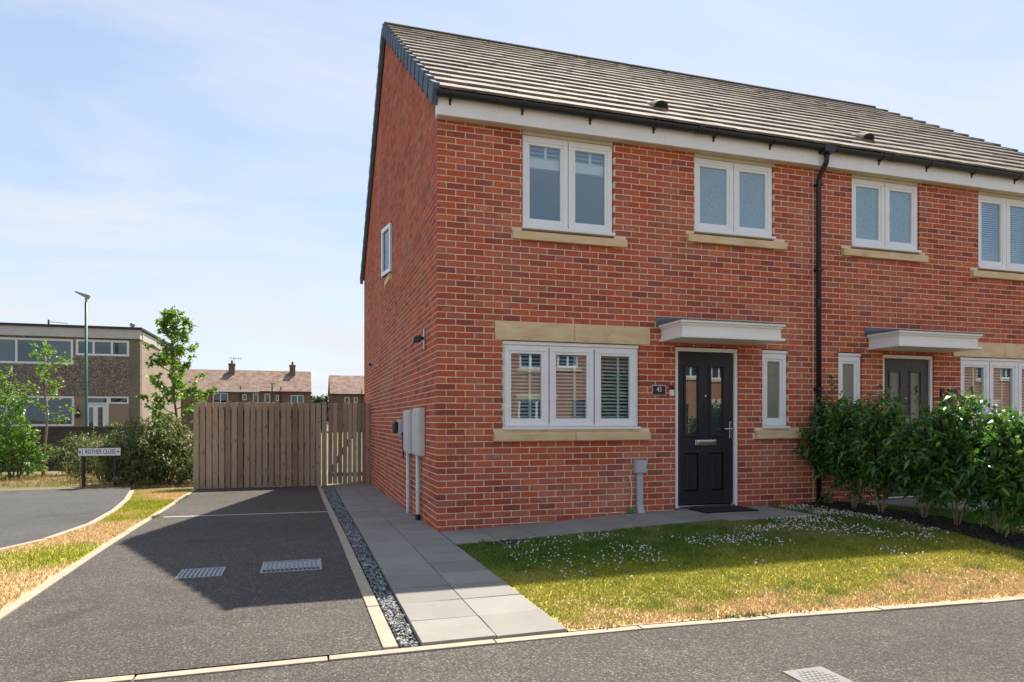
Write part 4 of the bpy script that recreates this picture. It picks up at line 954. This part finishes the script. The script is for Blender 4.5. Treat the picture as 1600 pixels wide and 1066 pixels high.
# ------------------------------------------------------------------ fence and gate
FY = 8.42
def board_mesh(w, h, t=.02):
    mb = MB().box(-w/2, w/2, -t, 0, 0, h); me = bpy.data.meshes.new('board'); me.from_pydata(mb.v, [], mb.f); bm = bmesh.new(); bm.from_mesh(me); bmesh.ops.recalc_face_normals(bm, faces=bm.faces); bmesh.ops.bevel(bm, geom=bm.edges[:], offset=.003, segments=1, affect='EDGES'); bm.to_mesh(me); bm.free(); me.materials.append(M['fence_wood']); return me
BD = [board_mesh(.106, 1.90), board_mesh(.101, 1.915), board_mesh(.110, 1.888), board_mesh(.104, 1.908)]; BG = [board_mesh(.092, 1.86), board_mesh(.096, 1.872)]
def boards(root, x0, x1, n, mes, zb, y, tilt=.004):
    for i in range(n):
        x = x0 + (x1-x0)*(i+.5)/n; o = bpy.data.objects.new('board', mes[i % len(mes)]); COL.objects.link(o); o.parent = root
        o.location = Vector((x+rng.uniform(-.003, .003), y-(.008 if i % 3 == 1 else 0), zb(x)+rng.uniform(-.006, .006))) - W[root]; o.rotation_euler = (0, rng.uniform(-tilt, tilt), rng.uniform(-.01, .01))
fence = empty('wooden_fence', (-2.42, FY, -.23), 'weathered close board timber fence across the end of the driveway', 'fence')
boards(fence, -3.80, -1.10, 21, BD, lambda x: -.222, FY-.01)
for i in range(20):
    o = bpy.data.objects.new('board', BD[(i+1) % 4]); COL.objects.link(o); o.parent = fence; o.location = Vector((-3.80+2.70*(i+1)/21, FY+.112, -.222+rng.uniform(-.02, .004))) - W[fence]
for z in (.05, .78, 1.5): MB().box(-3.78, -1.12, FY-.008, FY+.09, z, z+.09).build('rail', 'fence_wood', fence)
for x in (-3.76, -2.45): MB().box(x-.045, x+.045, FY+.115, FY+.205, -.3, 1.62).build('post', 'fence_wood', fence)
MB().box(-1.095, -.99, FY-.05, FY+.05, -.28, 1.70).build('gate_post', 'fence_wood', fence, bevel=.005)
gate = empty('garden_gate', (-.5, FY, -.2), 'timber gate with gaps between its boards against the gable wall', 'gate')
boards(gate, -.965, -.085, 8, BG, lambda x: -.185, FY-.0)
for z in (-.02, 1.42): MB().box(-.96, -.09, FY+.002, FY+.045, z, z+.09).build('rail', 'fence_wood', gate)
mb = MB(); mb.hexa([(-.96,FY+.003,.08),(-.86,FY+.003,.08),(-.86,FY+.04,.08),(-.96,FY+.04,.08),(-.19,FY+.003,1.41),(-.09,FY+.003,1.41),(-.09,FY+.04,1.41),(-.19,FY+.04,1.41)]); mb.build('brace', 'fence_wood', gate)
MB().box(-.072, -.012, FY-.03, FY+.04, -.28, 1.69).build('wall_post', 'fence_wood', gate); MB().tube([(-.90, FY-.02, .82), (-.90, FY-.04, .82)], .028, 12).build('ring_latch', 'iron', gate)

# ------------------------------------------------------------------ foliage
def leaf_mesh(name, C, D, size, ratio=.42, droop=.2, curl=.18):
    """C positions, D leaf directions -> folded leaf blades"""
    n = len(C); D = D / np.linalg.norm(D, axis=1, keepdims=True); up = nrg.normal(0, .5, (n, 3)) + np.array([0, 0, 1.0])
    S = np.cross(D, up); S /= np.linalg.norm(S, axis=1, keepdims=True)+1e-9; Nn = np.cross(S, D)
    L_ = size * nrg.uniform(.65, 1.3, n)[:, None]; w = L_*ratio*.5
    v = np.zeros((n, 6, 3)); v[:, 0] = C; v[:, 1] = C + D*L_*.45 - S*w + Nn*w*curl*2; v[:, 2] = C + D*L_*.5 + Nn*L_*.06; v[:, 3] = C + D*L_*.45 + S*w + Nn*w*curl*2; v[:, 4] = C + D*L_ - np.array([0, 0, 1])*L_*droop
    v[:, 5] = v[:, 2]
    f = np.array([(0, 2, 1), (0, 3, 2), (1, 2, 4), (2, 3, 4)]); F = (f[None] + np.arange(n)[:, None, None]*6).reshape(-1, 3)
    me = np_mesh(name, v.reshape(-1, 3), F); return me
def clump(twigs, dirs, per, spread, leafdir_out=.7):
    """leaves set along twig ends"""
    n = len(twigs); T = np.repeat(twigs, per, 0); Dn = np.repeat(dirs, per, 0); t = nrg.uniform(-spread, spread*.5, (n*per, 1))
    C = T + Dn*t + nrg.normal(0, spread*.16, (n*per, 3)); a = nrg.normal(0, 1, (n*per, 3)); D = a*.75 + Dn*leafdir_out + np.array([0, 0, .12]); return C, D
def shell_points(n, c, r, lump=.25, low=-1.0, inner=.45):
    d = nrg.normal(0, 1, (n*3, 3)); d /= np.linalg.norm(d, axis=1, keepdims=True); d = d[d[:, 2] > low][:n]
    k = nrg.uniform(inner, 1, (len(d), 1))**.5; a = 1 + lump*(vnoise(d[:, 0]*2+c[0]*3, d[:, 1]*2+d[:, 2]*2.3+c[1]*5, 1.5)-.5)*2
    return np.array(c) + d*np.array(r)*k*a[:, None], d
def laurel(x, y, h, w, seed, label):
    g = gzf(x, y)+.01; r = empty('hedge_shrub', (x, y, g), label, 'shrub', 'laurel shrubs in the hedge')
    zc = g + h*.645; pts, d = shell_points(330, (x, y, zc), (w*.98, w*.90, h*.375), .50, inner=.2); pts[:, 2] += nrg.normal(0, .03, len(pts))
    sp = nrg.random(len(pts)) < .3; pts[sp, 2] += np.where(pts[sp, 2] > zc+.15, nrg.uniform(.02, .20, sp.sum()), 0); sp = nrg.random(len(pts)) < .12; pts[sp, 2] -= np.where(pts[sp, 2] < zc-.1, nrg.uniform(.02, .22, sp.sum()), 0)
    dirs = d*.6 + np.array([0, 0, .65]) + nrg.normal(0, .25, d.shape); dirs /= np.linalg.norm(dirs, axis=1, keepdims=True)
    C, D = clump(pts, dirs, 13, .12); link('foliage', leaf_mesh('foliage', C - np.array(W[r]), D, .098, .36, .3), 'leaf_laurel', r, W[r])
    st = MB(); k = 4
    for i in range(k):
        a = 6.28*i/k + rng.random(); b = (x+.014*math.cos(a), y+.014*math.sin(a), g-.02); e = (x+w*.5*math.cos(a), y+w*.5*math.sin(a), g+h*.62)
        m_ = ((b[0]+e[0])/2+rng.uniform(-.05,.05), (b[1]+e[1])/2, g+h*.3); st.tube([b, (b[0]*.7+m_[0]*.3+rng.uniform(-.015,.015), b[1]*.7+m_[1]*.3, g+h*(.09+.05*rng.random())), m_, e], [.011, .009, .0075, .004], 7)
    for p in pts[::5]: st.tube([(x+(p[0]-x)*.25, y+(p[1]-y)*.25, g+h*.35+(p[2]-g-h*.35)*.3), tuple(p)], [.006, .003], 4, caps=False)
    st.build('stems', 'bark_pale', r, smooth=True)
HS = [(5.36,-.20,1.36,.35,'leafy laurel shrub closest to the brick wall and drainpipe'), (5.30,-.66,1.24,.34,'laurel shrub second from the wall in the hedge'), (5.26,-1.12,1.30,.36,'laurel shrub third from the wall, below the charcoal door'),
      (5.40,-1.60,1.20,.35,'laurel shrub before the pale planter in the hedge'), (5.36,-2.04,1.30,.36,'laurel shrub second from the road end of the hedge'), (5.44,-2.44,1.18,.36,'sunlit laurel shrub at the right edge of the photo'), (5.46,-2.84,1.22,.36,'cut off laurel shrub nearest the road')]
for i, (x, y, h, w, lb) in enumerate(HS): laurel(x, y, h, w, i, lb)

def sapling(name, base, h, lean, crown, nb, leaf, size, label, trunk_r=.04, mat='bark', per=9, start=.35):
    bx_, by_, bz = base; r = empty(name, base, label, 'tree'); t = MB(); top = Vector((bx_+lean[0], by_+lean[1], bz+h)); b0 = Vector(base); tp = [b0.lerp(top, i/6)+Vector((rng.uniform(-.05, .05), rng.uniform(-.05, .05), 0))*(i > 0) for i in range(7)]
    t.tube(tp, [trunk_r*(1-.85*i/6) for i in range(7)], 8); t.build('trunk', mat, r, smooth=True)
    br = MB(); tw = []; dr = []
    for i in range(nb):
        u = start + (1-start)*((i+.5)/nb); p = b0.lerp(top, u); a = i*2.4+rng.uniform(-.5, .5); ln = crown*(1.15-.75*u)*rng.uniform(.6, 1.2)
        e = p + Vector((math.cos(a)*ln, math.sin(a)*ln, ln*rng.uniform(.35, .9))); m_ = p.lerp(e, .5)+Vector((0, 0, -.04)); br.tube([p, m_, e], [trunk_r*.35, trunk_r*.25, .004], 5, caps=False)
        for k in range(9):
            q = m_.lerp(e, rng.uniform(-.2, 1.08)) + Vector((rng.gauss(0, .09), rng.gauss(0, .09), rng.gauss(0, .09)))*crown; tw.append(tuple(q)); dr.append(tuple((e-p).normalized()+Vector((rng.gauss(0,.5), rng.gauss(0,.5), rng.gauss(0,.4)))))
    for k in range(8): tw.append(tuple(top+Vector((rng.gauss(0,.1), rng.gauss(0,.1), rng.uniform(-.3,.12))))); dr.append((rng.gauss(0,.4), rng.gauss(0,.4), 1))
    br.build('branches', mat, r, smooth=True)
    tw = np.array(tw); dr = np.array(dr); dr /= np.linalg.norm(dr, axis=1, keepdims=True); C, D = clump(tw, dr, per, .12)
    link('crown', leaf_mesh('crown', C-np.array(base), D, size, .62, .2), leaf, r, base); return r
def shrub(name, c, rad, n, per, leaf, size, label, ratio=.3, lump=.35, stems='bark', cat='shrub', droop=.3, zlow=-.75):
    base = (c[0], c[1], gzf(c[0], c[1])-.03); r = empty(name, base, label, cat); pts, d = shell_points(n, c, rad, lump, zlow, inner=.25)
    pts = pts[pts[:, 2] > base[2]+.05]; d = d[:len(pts)]; dirs = d*.8+np.array([0, 0, .35])+nrg.normal(0, .3, d.shape); dirs /= np.linalg.norm(dirs, axis=1, keepdims=True)
    C, D = clump(pts, dirs, per, .14); link('foliage', leaf_mesh('foliage', C-np.array(base), D, size, ratio, droop), leaf, r, base)
    s = MB()
    for i in range(9):
        a = 6.28*i/9; e = (c[0]+rad[0]*.6*math.cos(a), c[1]+rad[1]*.6*math.sin(a), c[2]+rad[2]*.3*rng.random()); s.tube([(c[0]+.1*math.cos(a), c[1]+.1*math.sin(a), base[2]), ((c[0]+e[0])/2, (c[1]+e[1])/2, (base[2]+e[2])/2+.08), e], [.022, .016, .006], 5, caps=False)
    s.build('stems', stems, r); return r
sapling('young_tree', (-8.55, 14.4, gzf(-8.5, 14.4)), 3.5, (.1, .1), .95, 11, 'leaf_sapling', .10, 'thin young tree with pale bark before the flat roofed building', .05, 'bark_pale', 7, .42)
sapling('young_tree', (-4.62, 11.6, gzf(-4.6, 11.6)), 4.25, (-.15, 0), .95, 24, 'leaf_sapling', .105, 'tall leafy sapling rising behind the big shrub by the fence', .045, 'bark', 20, .26)
shrub('leafy_bush', (-10.15, 14.6, 1.05), (1.25, .9, 1.55), 520, 14, 'leaf_bush', .10, 'large bright green bush at the left edge', .6, .45)
shrub('leafy_bush', (-9.1, 14.0, .45), (.75, .6, .85), 260, 13, 'leaf_bush', .09, 'low bright bush at the foot of the pale barked tree', .6, .4)
shrub('low_shrub', (-7.75, 15.3, .15), (.95, .55, .68), 420, 15, 'leaf_shrub', .09, 'low rounded shrub before the dark garden wall, left of the sign', .36, .25)
shrub('low_shrub', (-6.6, 12.6, .20), (.8, .6, .72), 420, 14, 'leaf_shrub', .075, 'small shrub rising behind the street name sign', .34, .3)
shrub('spreading_shrub', (-4.75, 10.55, .32), (1.08, .95, .98), 1100, 16, 'leaf_shrub', .11, 'wide dark shrub with brownish tips against the fence end', .26, .30)
shrub('spreading_shrub', (-5.6, 11.1, .30), (.8, .7, .88), 620, 16, 'leaf_shrub', .105, 'brown tipped shrub between the sign and the wide dark shrub', .28, .35)
# dry litter and earth under the shrubs
P = nrg.uniform((-11, 9.45), (-3.85, 15), (9000, 2)); P = P[(P[:, 1] > 9.5 + .35*(-P[:, 0]-4)*.9 - .4)]
blades('dry_grass', P, .02, .085, 'dry grass and weeds at the foot of the far shrubs', wid=.008, tintf=lambda x, y: np.stack([.30+.1*vnoise(x, y, 2), .20+.08*vnoise(x, y, 2.3), .08+0*x], -1))
P = nrg.uniform((-6.4, 9.5), (-3.85, 10.2), (500, 2)); tag(pebbles('leaf_litter', P, .015, .035, 'dead_leaf', -.02), 'dead brown leaves under the shrubs by the fence', 'leaves', kind='stuff')

# ------------------------------------------------------------------ street name sign, lamp
def sign():
    y = 10.0; x0, x1, z0, z1 = -6.44, -5.57, .462, .645; r = empty('street_sign', (-6.0, y, gzf(-6, y)), 'white street name sign on two black posts', 'sign')
    b = MB().box(x0, x1, y-.02, y, z0, z1).build('sign_plate', 'letters_white', r, bevel=.004); f = MB(); frame_bars(f, x0-.012, x1+.012, z0-.012, z1+.012, .014, y-.024, y+.004); f.build('sign_border', 'letters_black', r)
    text_mesh('lettering', 'ROTHER CLOSE', .148, .001, 'letters_black', r, (-5.985, y-.0215, .555), sx=.585)
    a = MB(); yy = y-.0222; a.prism([(x1-.10, .548), (x1-.06, .548), (x1-.06, .525), (x1-.022, .555), (x1-.06, .585), (x1-.06, .562), (x1-.10, .562)], 'y', yy, yy+.0015); a.build('arrow', 'letters_black', r)
    s = MB(); s.prism([(x0+.02, .555), (x0+.04, .60), (x0+.06, .555), (x0+.04, .51)], 'y', yy, yy+.0015); s.box(x0+.085, x0+.094, yy, yy+.0015, .49, .62); s.build('emblem', 'letters_black', r)
    for x in (x0+.10, x1-.13): MB().box(x-.03, x+.03, y+.005, y+.065, -.4, z1-.01).build('post', 'black_plastic', r, bevel=.004)
sign()
def lamp():
    x, y = -9.03, 20.0; g = gzf(x, y); r = empty('street_lamp', (x, y, g), 'tall green street lamp post with flat tilted head', 'street lamp')
    MB().lathe([(.085, 0), (.085, 1.2), (.055, 1.25), (.05, 5.85)], (x, y, g), 14).build('post', 'lamp_green', r, smooth=True)
    MB().tube([(x, y, g+5.85), (x, y, g+6.02)], .04, 10).build('spigot', 'galv', r)
    MB().hexa([(x-.33,y-.12,g+6.20),(x+.06,y-.12,g+5.98),(x+.06,y+.12,g+5.98),(x-.33,y+.12,g+6.20),(x-.34,y-.13,g+6.25),(x+.12,y-.13,g+6.12),(x+.12,y+.13,g+6.12),(x-.34,y+.13,g+6.25)]).build('lamp_head', 'lamp_head', r, bevel=.02)
lamp()

# ------------------------------------------------------------------ buildings behind
def far_window(parent, x0, x1, z0, z1, y, mull=(), w=.06, glass='glass_far', tr=(), back='interior', dep=.5):
    f = MB(); frame_bars(f, x0, x1, z0, z1, w, y-.03, y+.05)
    for m_ in mull: f.box(m_-w*.45, m_+w*.45, y-.025, y+.045, z0+w, z1-w)
    for t in tr: f.box(x0+w, x1-w, y-.027, y+.043, t-w*.4, t+w*.4)
    o = f.build('window', 'upvc_old', parent); MB().box(x0+w*.5, x1-w*.5, y+.005, y+.012, z0+w*.5, z1-w*.5).build('pane', glass, o)
    if back: MB().box(x0, x1, y+dep, y+dep+.03, z0, z1).build('room_back', back, o)
    return o
def flat_building():
    Y = 22.0; G_ = -.45; r = empty('flat_roofed_house', (-12, Y, G_), 'flat roofed pebbledashed building with white fascia at the left', 'building')
    holes = [(-14.6, -10.02, 3.42, 4.39), (-9.93, -8.1, 3.78, 4.40), (-13.5, -9.99, 1.05, 2.2), (-9.65, -8.81, G_, 2.2), (-8.81, -8.12, 1.92, 2.2)]
    mb = MB(); panel_with_holes(-20, -8.1, 2.23, 4.46, holes, Y+.01, Y+.25, mb); mb.build('pebbledash_wall', 'pebbledash', r)
    mb = MB(); panel_with_holes(-20, -8.1, G_, 2.225, holes, Y+.03, Y+.25, mb); mb.build('rendered_wall', 'render_tan', r)
    MB().box(-8.1, -7.72, Y, Y+.3, G_, 4.45).build('brick_pier', 'brick_brown_far', r); MB().box(-8.0, -7.725, Y+.305, Y+9, G_, 4.44).build('side_wall', 'brick_tan_far', r)
    MB().box(-20, -7.70, Y-.10, Y+.3, 4.47, 4.83).build('fascia', 'render_pale', r); MB().box(-7.99, -7.68, Y+.301, Y+9, 4.45, 4.80).build('side_fascia', 'render_pale', r)
    MB().box(-20.1, -7.62, Y-.18, Y+9.1, 4.835, 4.92).build('roof_edge', 'roof_felt', r)
    MB().box(-20, -8.2, Y+2.5, Y+2.6, G_, 4.4).build('inner_wall', 'interior', r); MB().box(-20, -8.2, Y+.3, Y+2.4, 2.26, 2.45).build('upper_floor', 'interior', r)
    far_window(r, -14.6, -10.02, 3.42, 4.39, Y+.04, (-12.9, -11.89, -10.93), .08, back=None); far_window(r, -9.93, -8.1, 3.78, 4.40, Y+.03, (-9.33, -8.70), .08, back=None)
    MB().box(-10.88, -10.08, Y+.10, Y+.12, 3.5, 4.35).build('curtain', 'blind', r); MB().box(-12.85, -11.95, Y+.10, Y+.12, 3.5, 4.35).build('curtain', 'blind', r)
    far_window(r, -13.5, -9.99, 1.05, 2.2, Y+.05, (-10.90, -12.2), .08, back=None)
    far_window(r, -8.81, -8.12, 1.92, 2.2, Y+.04, (), .06, back=None)
    d = MB(); frame_bars(d, -9.65, -8.815, G_, 2.2, .07, Y+.02, Y+.12); d.box(-9.58, -8.885, Y+.025, Y+.11, 1.90, 1.96); df = d.build('door_frame', 'upvc_old', r)
    MB().box(-9.575, -8.89, Y+.06, Y+.10, G_+.08, 1.895).build('door', 'door_white', df); MB().box(-9.575, -8.89, Y+.05, Y+.056, 1.965, 2.125).build('transom_pane', 'glass_far', df)
    MB().box(-9.19, -9.03, Y+.052, Y+.0585, 1.02, 1.78).build('door_light', 'door_glass_brown', df); MB().box(-9.5, -9.36, Y+.052, Y+.0585, .9, 1.78).build('door_light', 'glass_far', df)
    for z in (1.15, 1.4, 1.65): MB().box(-9.13, -9.09, Y+.046, Y+.0515, z-.025, z+.025).build('door_boss', 'lantern_black', df)
    l = MB().lathe([(.03, 0), (.075, .03), (.09, .22), (.10, .23), (.02, .33), (.012, .37)], (-9.83, Y-.12, 1.37), 8).build('porch_lantern', 'lantern_black', r); MB().tube([(-9.83, Y+.04, 1.82), (-9.83, Y-.12, 1.82), (-9.83, Y-.12, 1.72)], .012, 6).build('bracket', 'lantern_black', l)
    a = MB().tube([(-11.15, Y+1, 4.9), (-11.15, Y+1, 5.24)], .035, 6).build('aerial', 'terrace_brick', r); MB().tube([(-11.1, Y+1, 5.16), (-10.5, Y+1, 5.12)], .012, 5).build('aerial_arm', 'steel', a)
    for k in range(5): MB().tube([(-11.0+.11*k, Y+.85, 5.155-.008*k), (-11.0+.11*k, Y+1.15, 5.155-.008*k)], .005, 4).build('aerial_rod', 'steel', a)
    MB().lathe([(.07, 0), (.07, .22), (.10, .23), (.10, .33), (.06, .36)], (-8.25, Y+1.2, 4.9), 10).build('flue', 'galv', r)
flat_building()
gw = empty('garden_wall', (-9.6, 18, -.4), 'low dark brick wall before the flat roofed building', 'wall')
MB().box(-14, -6.6, 18, 18.22, -.5, 1.0).build('brickwork', 'wall_dark_brick', gw); MB().box(-14.02, -6.58, 17.97, 18.25, 1.003, 1.075).build('coping', 'wall_dark_brick', gw)
def terrace(name, x0, x1, y, zr, ze, label, wins, chims, gut, pale=None, d=8.0, G_=-.6):
    r = empty(name, ((x0+x1)/2, y, G_), label, 'building'); ym = y+d/2
    mb = MB(); hol = [(w[0], w[1], w[2], w[3]) for w in wins]; panel_with_holes(x0, x1, G_, ze, hol, y, y+.3, mb); mb.build('wall', 'terrace_brick', r)
    for x in (x0, x1-.3): MB().prism([(y+.31, G_), (y+d, G_), (y+d, ze), (ym, zr-.15), (y+.31, ze)], 'x', x, x+.3).build('gable_wall', 'terrace_brick', r)
    MB().box(x0+.31, x1-.31, y+2, y+2.1, G_, ze).build('inner_wall', 'interior', r)
    rf = MB(); rf.prism([(y-.35, ze-.08), (ym, zr), (y+d+.35, ze-.08), (y+d+.35, ze-.2), (ym, zr-.14), (y-.35, ze-.2)], 'x', x0-.2, x1+.2); ro = rf.build('roof', 'roof_far', r)
    MB().box(x0-.15, x1+.15, y-.46, y-.36, ze-.22, ze-.1).build('gutter', 'black_plastic' if not pale else 'upvc_old', r)
    for w in wins: far_window(r, *w[:4], y+.1, w[4], .09, back=None)
    for cx_, cy in chims:
        zc = zr - abs(cy-ym)*(zr-ze)/(d/2+.3); c = MB().box(cx_-.35, cx_+.35, cy-.4, cy+.4, zc-.6, zr+.75).build('chimney', 'terrace_brick', ro); MB().box(cx_-.42, cx_+.42, cy-.47, cy+.47, zr+.55, zr+.68).build('chimney_band', 'terrace_brick', c); MB().lathe([(.13, 0), (.11, .42)], (cx_, cy, zr+.755), 8).build('chimney_pot', 'terrace_brick', c)
    for gx_ in gut: MB().tube([(gx_, y-.1, G_), (gx_, y-.1, ze+.5)], .07, 6).build('soil_pipe', 'black_plastic', r)
    return r
Yt = 80
terrace('terrace_house', -17.5, -1.05, Yt, 7.6, 4.88, 'long low terrace with brown tiled roof and two chimneys beyond the fence', [(-12.2,-10.5,3.3,4.55,(-11.35,)), (-8.9,-8.4,3.7,4.4,()), (-7.7,-7.05,3.4,4.5,()), (-6.35,-5.7,3.4,4.5,()), (-5.05,-4.7,3.6,4.35,()), (-3.3,-1.75,3.3,4.35,(-2.5,))], [(-10.4, Yt+3.4), (-3.15, Yt+3.4)], [-9.1, -4.45])
terrace('terrace_house', 1.65, 14, Yt+2, 7.3, 4.75, 'brown roofed house glimpsed between the fence and the gable wall', [(3.3,3.95,3.4,4.25,()), (4.5,4.95,3.5,4.25,()), (7,8.4,3.3,4.3,(7.7,))], [], [5.5])
def far_tree(x, y, h, w, label):
    g = gzf(x, y); r = empty('background_tree', (x, y, g), label, 'tree'); MB().tube([(x, y, g), (x+.1, y, g+h*.3), (x, y, g+h*.7)], [.18, .14, .05], 7).build('trunk', 'bark', r, smooth=True)
    pts, d = shell_points(300, (x, y, g+h*.62), (w, w, h*.4), .5); C, D = clump(pts, d, 9, .5); link('crown', leaf_mesh('crown', C-np.array(W[r]), D, .42, .6, .2), 'leaf_far', r, W[r])
mb = MB().box(-13.2, -6.9, Yt-.50, Yt-.465, 4.66, 4.92); mb.build('pale_fascia', 'upvc_old', bpy.data.objects['terrace_house'])
a = MB().tube([(-10.15, Yt+3.4, 8.2), (-10.15, Yt+3.4, 9.2)], .03, 5); a.tube([(-10.7, Yt+3.4, 9.05), (-9.2, Yt+3.4, 9.0)], .025, 5)
for k in range(5): a.tube([(-10.5+.28*k, Yt+3.4, 8.85), (-10.5+.28*k, Yt+3.4, 9.2)], .018, 4)
a.build('aerial', 'steel', bpy.data.objects['terrace_house'])
r = empty('street_lamp', (-5.2, 74, -.36), 'distant dark street lamp rising over the fence before the terrace', 'street lamp')
MB().tube([(-5.2, 74, -.36), (-5.2, 74, 5.35)], .07, 7).build('post', 'lantern_black', r); MB().box(-5.5, -4.8, 73.85, 74.15, 5.36, 5.5).build('lamp_head', 'lamp_head', r)
far_tree(.55, 92, 5.0, 1.6, 'distant tree between the two brown roofed terraces'); far_tree(-.9, 98, 4.9, 1.8, 'small distant tree just right of the long terrace')

# ------------------------------------------------------------------ houses across the road, seen mirrored in the glass
def opposite(x0, x1, y, label):
    r = empty('opposite_house', ((x0+x1)/2, y, 0), label, 'house', 'houses across the road'); m_ = (x0+x1)/2; wl = []
    for s in (-1, 1):
        for a, b, c, d in ((.55, 1.6, 3.5, 4.7), (2.3, 3.3, 3.6, 4.7), (.5, 2.2, 1.1, 2.2)): u, v = sorted((m_+s*a, m_+s*b)); wl.append((u, v, c, d))
        u, v = sorted((m_+s*3.0, m_+s*3.9)); wl.append((u, v, -.3, 2.15))
    mb = MB(); panel_with_holes(x0, x1, -.4, 4.8, wl, y-.3, y, mb); mb.build('wall', 'brick_red_far', r)
    for x in (x0, x1-.3): MB().prism([(y-.31, -.4), (y-9, -.4), (y-9, 4.8), (y-4.6, 7.9), (y-.31, 4.8)], 'x', x, x+.3).build('gable_wall', 'brick_red_far', r)
    MB().prism([(y+.3, 4.82), (y-4.6, 8.2), (y-9.4, 4.82), (y-9.4, 4.7), (y-4.6, 8.05), (y+.3, 4.7)], 'x', x0-.1, x1+.1).build('roof', 'roof_grey', r); MB().box(x0, x1, y+.16, y+.19, 4.72, 4.95).build('fascia', 'fascia_white', r)
    MB().box(x0+.31, x1-.31, y-3, y-2.9, -.3, 4.7).build('inner_wall', 'interior', r)
    for i, w in enumerate(wl):
        if w[2] < 0: MB().box(w[0]+.03, w[1]-.03, y-.12, y-.06, -.2, 2.12).build('door', 'door_charcoal', r); continue
        f = MB(); frame_bars(f, *w, .09, y-.12, y-.04); f.box((w[0]+w[1])/2-.05, (w[0]+w[1])/2+.05, y-.12, y-.045, w[2]+.09, w[3]-.09); o = f.build('window', 'upvc', r); MB().box(w[0]+.05, w[1]-.05, y-.09, y-.085, w[2]+.05, w[3]-.05).build('pane', 'glass_far', o)
        MB().box(w[0]-.12, w[1]+.12, y+.001, y+.05, w[2]-.15, w[2]-.004).build('stone_sill', 'sandstone', r)
        if w[3] < 3: MB().box(w[0]-.1, w[1]+.1, y+.001, y+.015, w[3]+.004, w[3]+.22).build('stone_lintel', 'sandstone', r)
opposite(2.4, 11.2, -19.8, 'red brick house across the road mirrored in the ground floor window'); opposite(16.5, 26.0, -24.0, 'red brick house across the road mirrored in the black door glass'); opposite(28.5, 38, -20, 'red brick house across the road mirrored in the neighbouring window')
far_tree(14.2, -25, 3.3, 1.7, 'roadside tree across the road mirrored in the right hand pane')
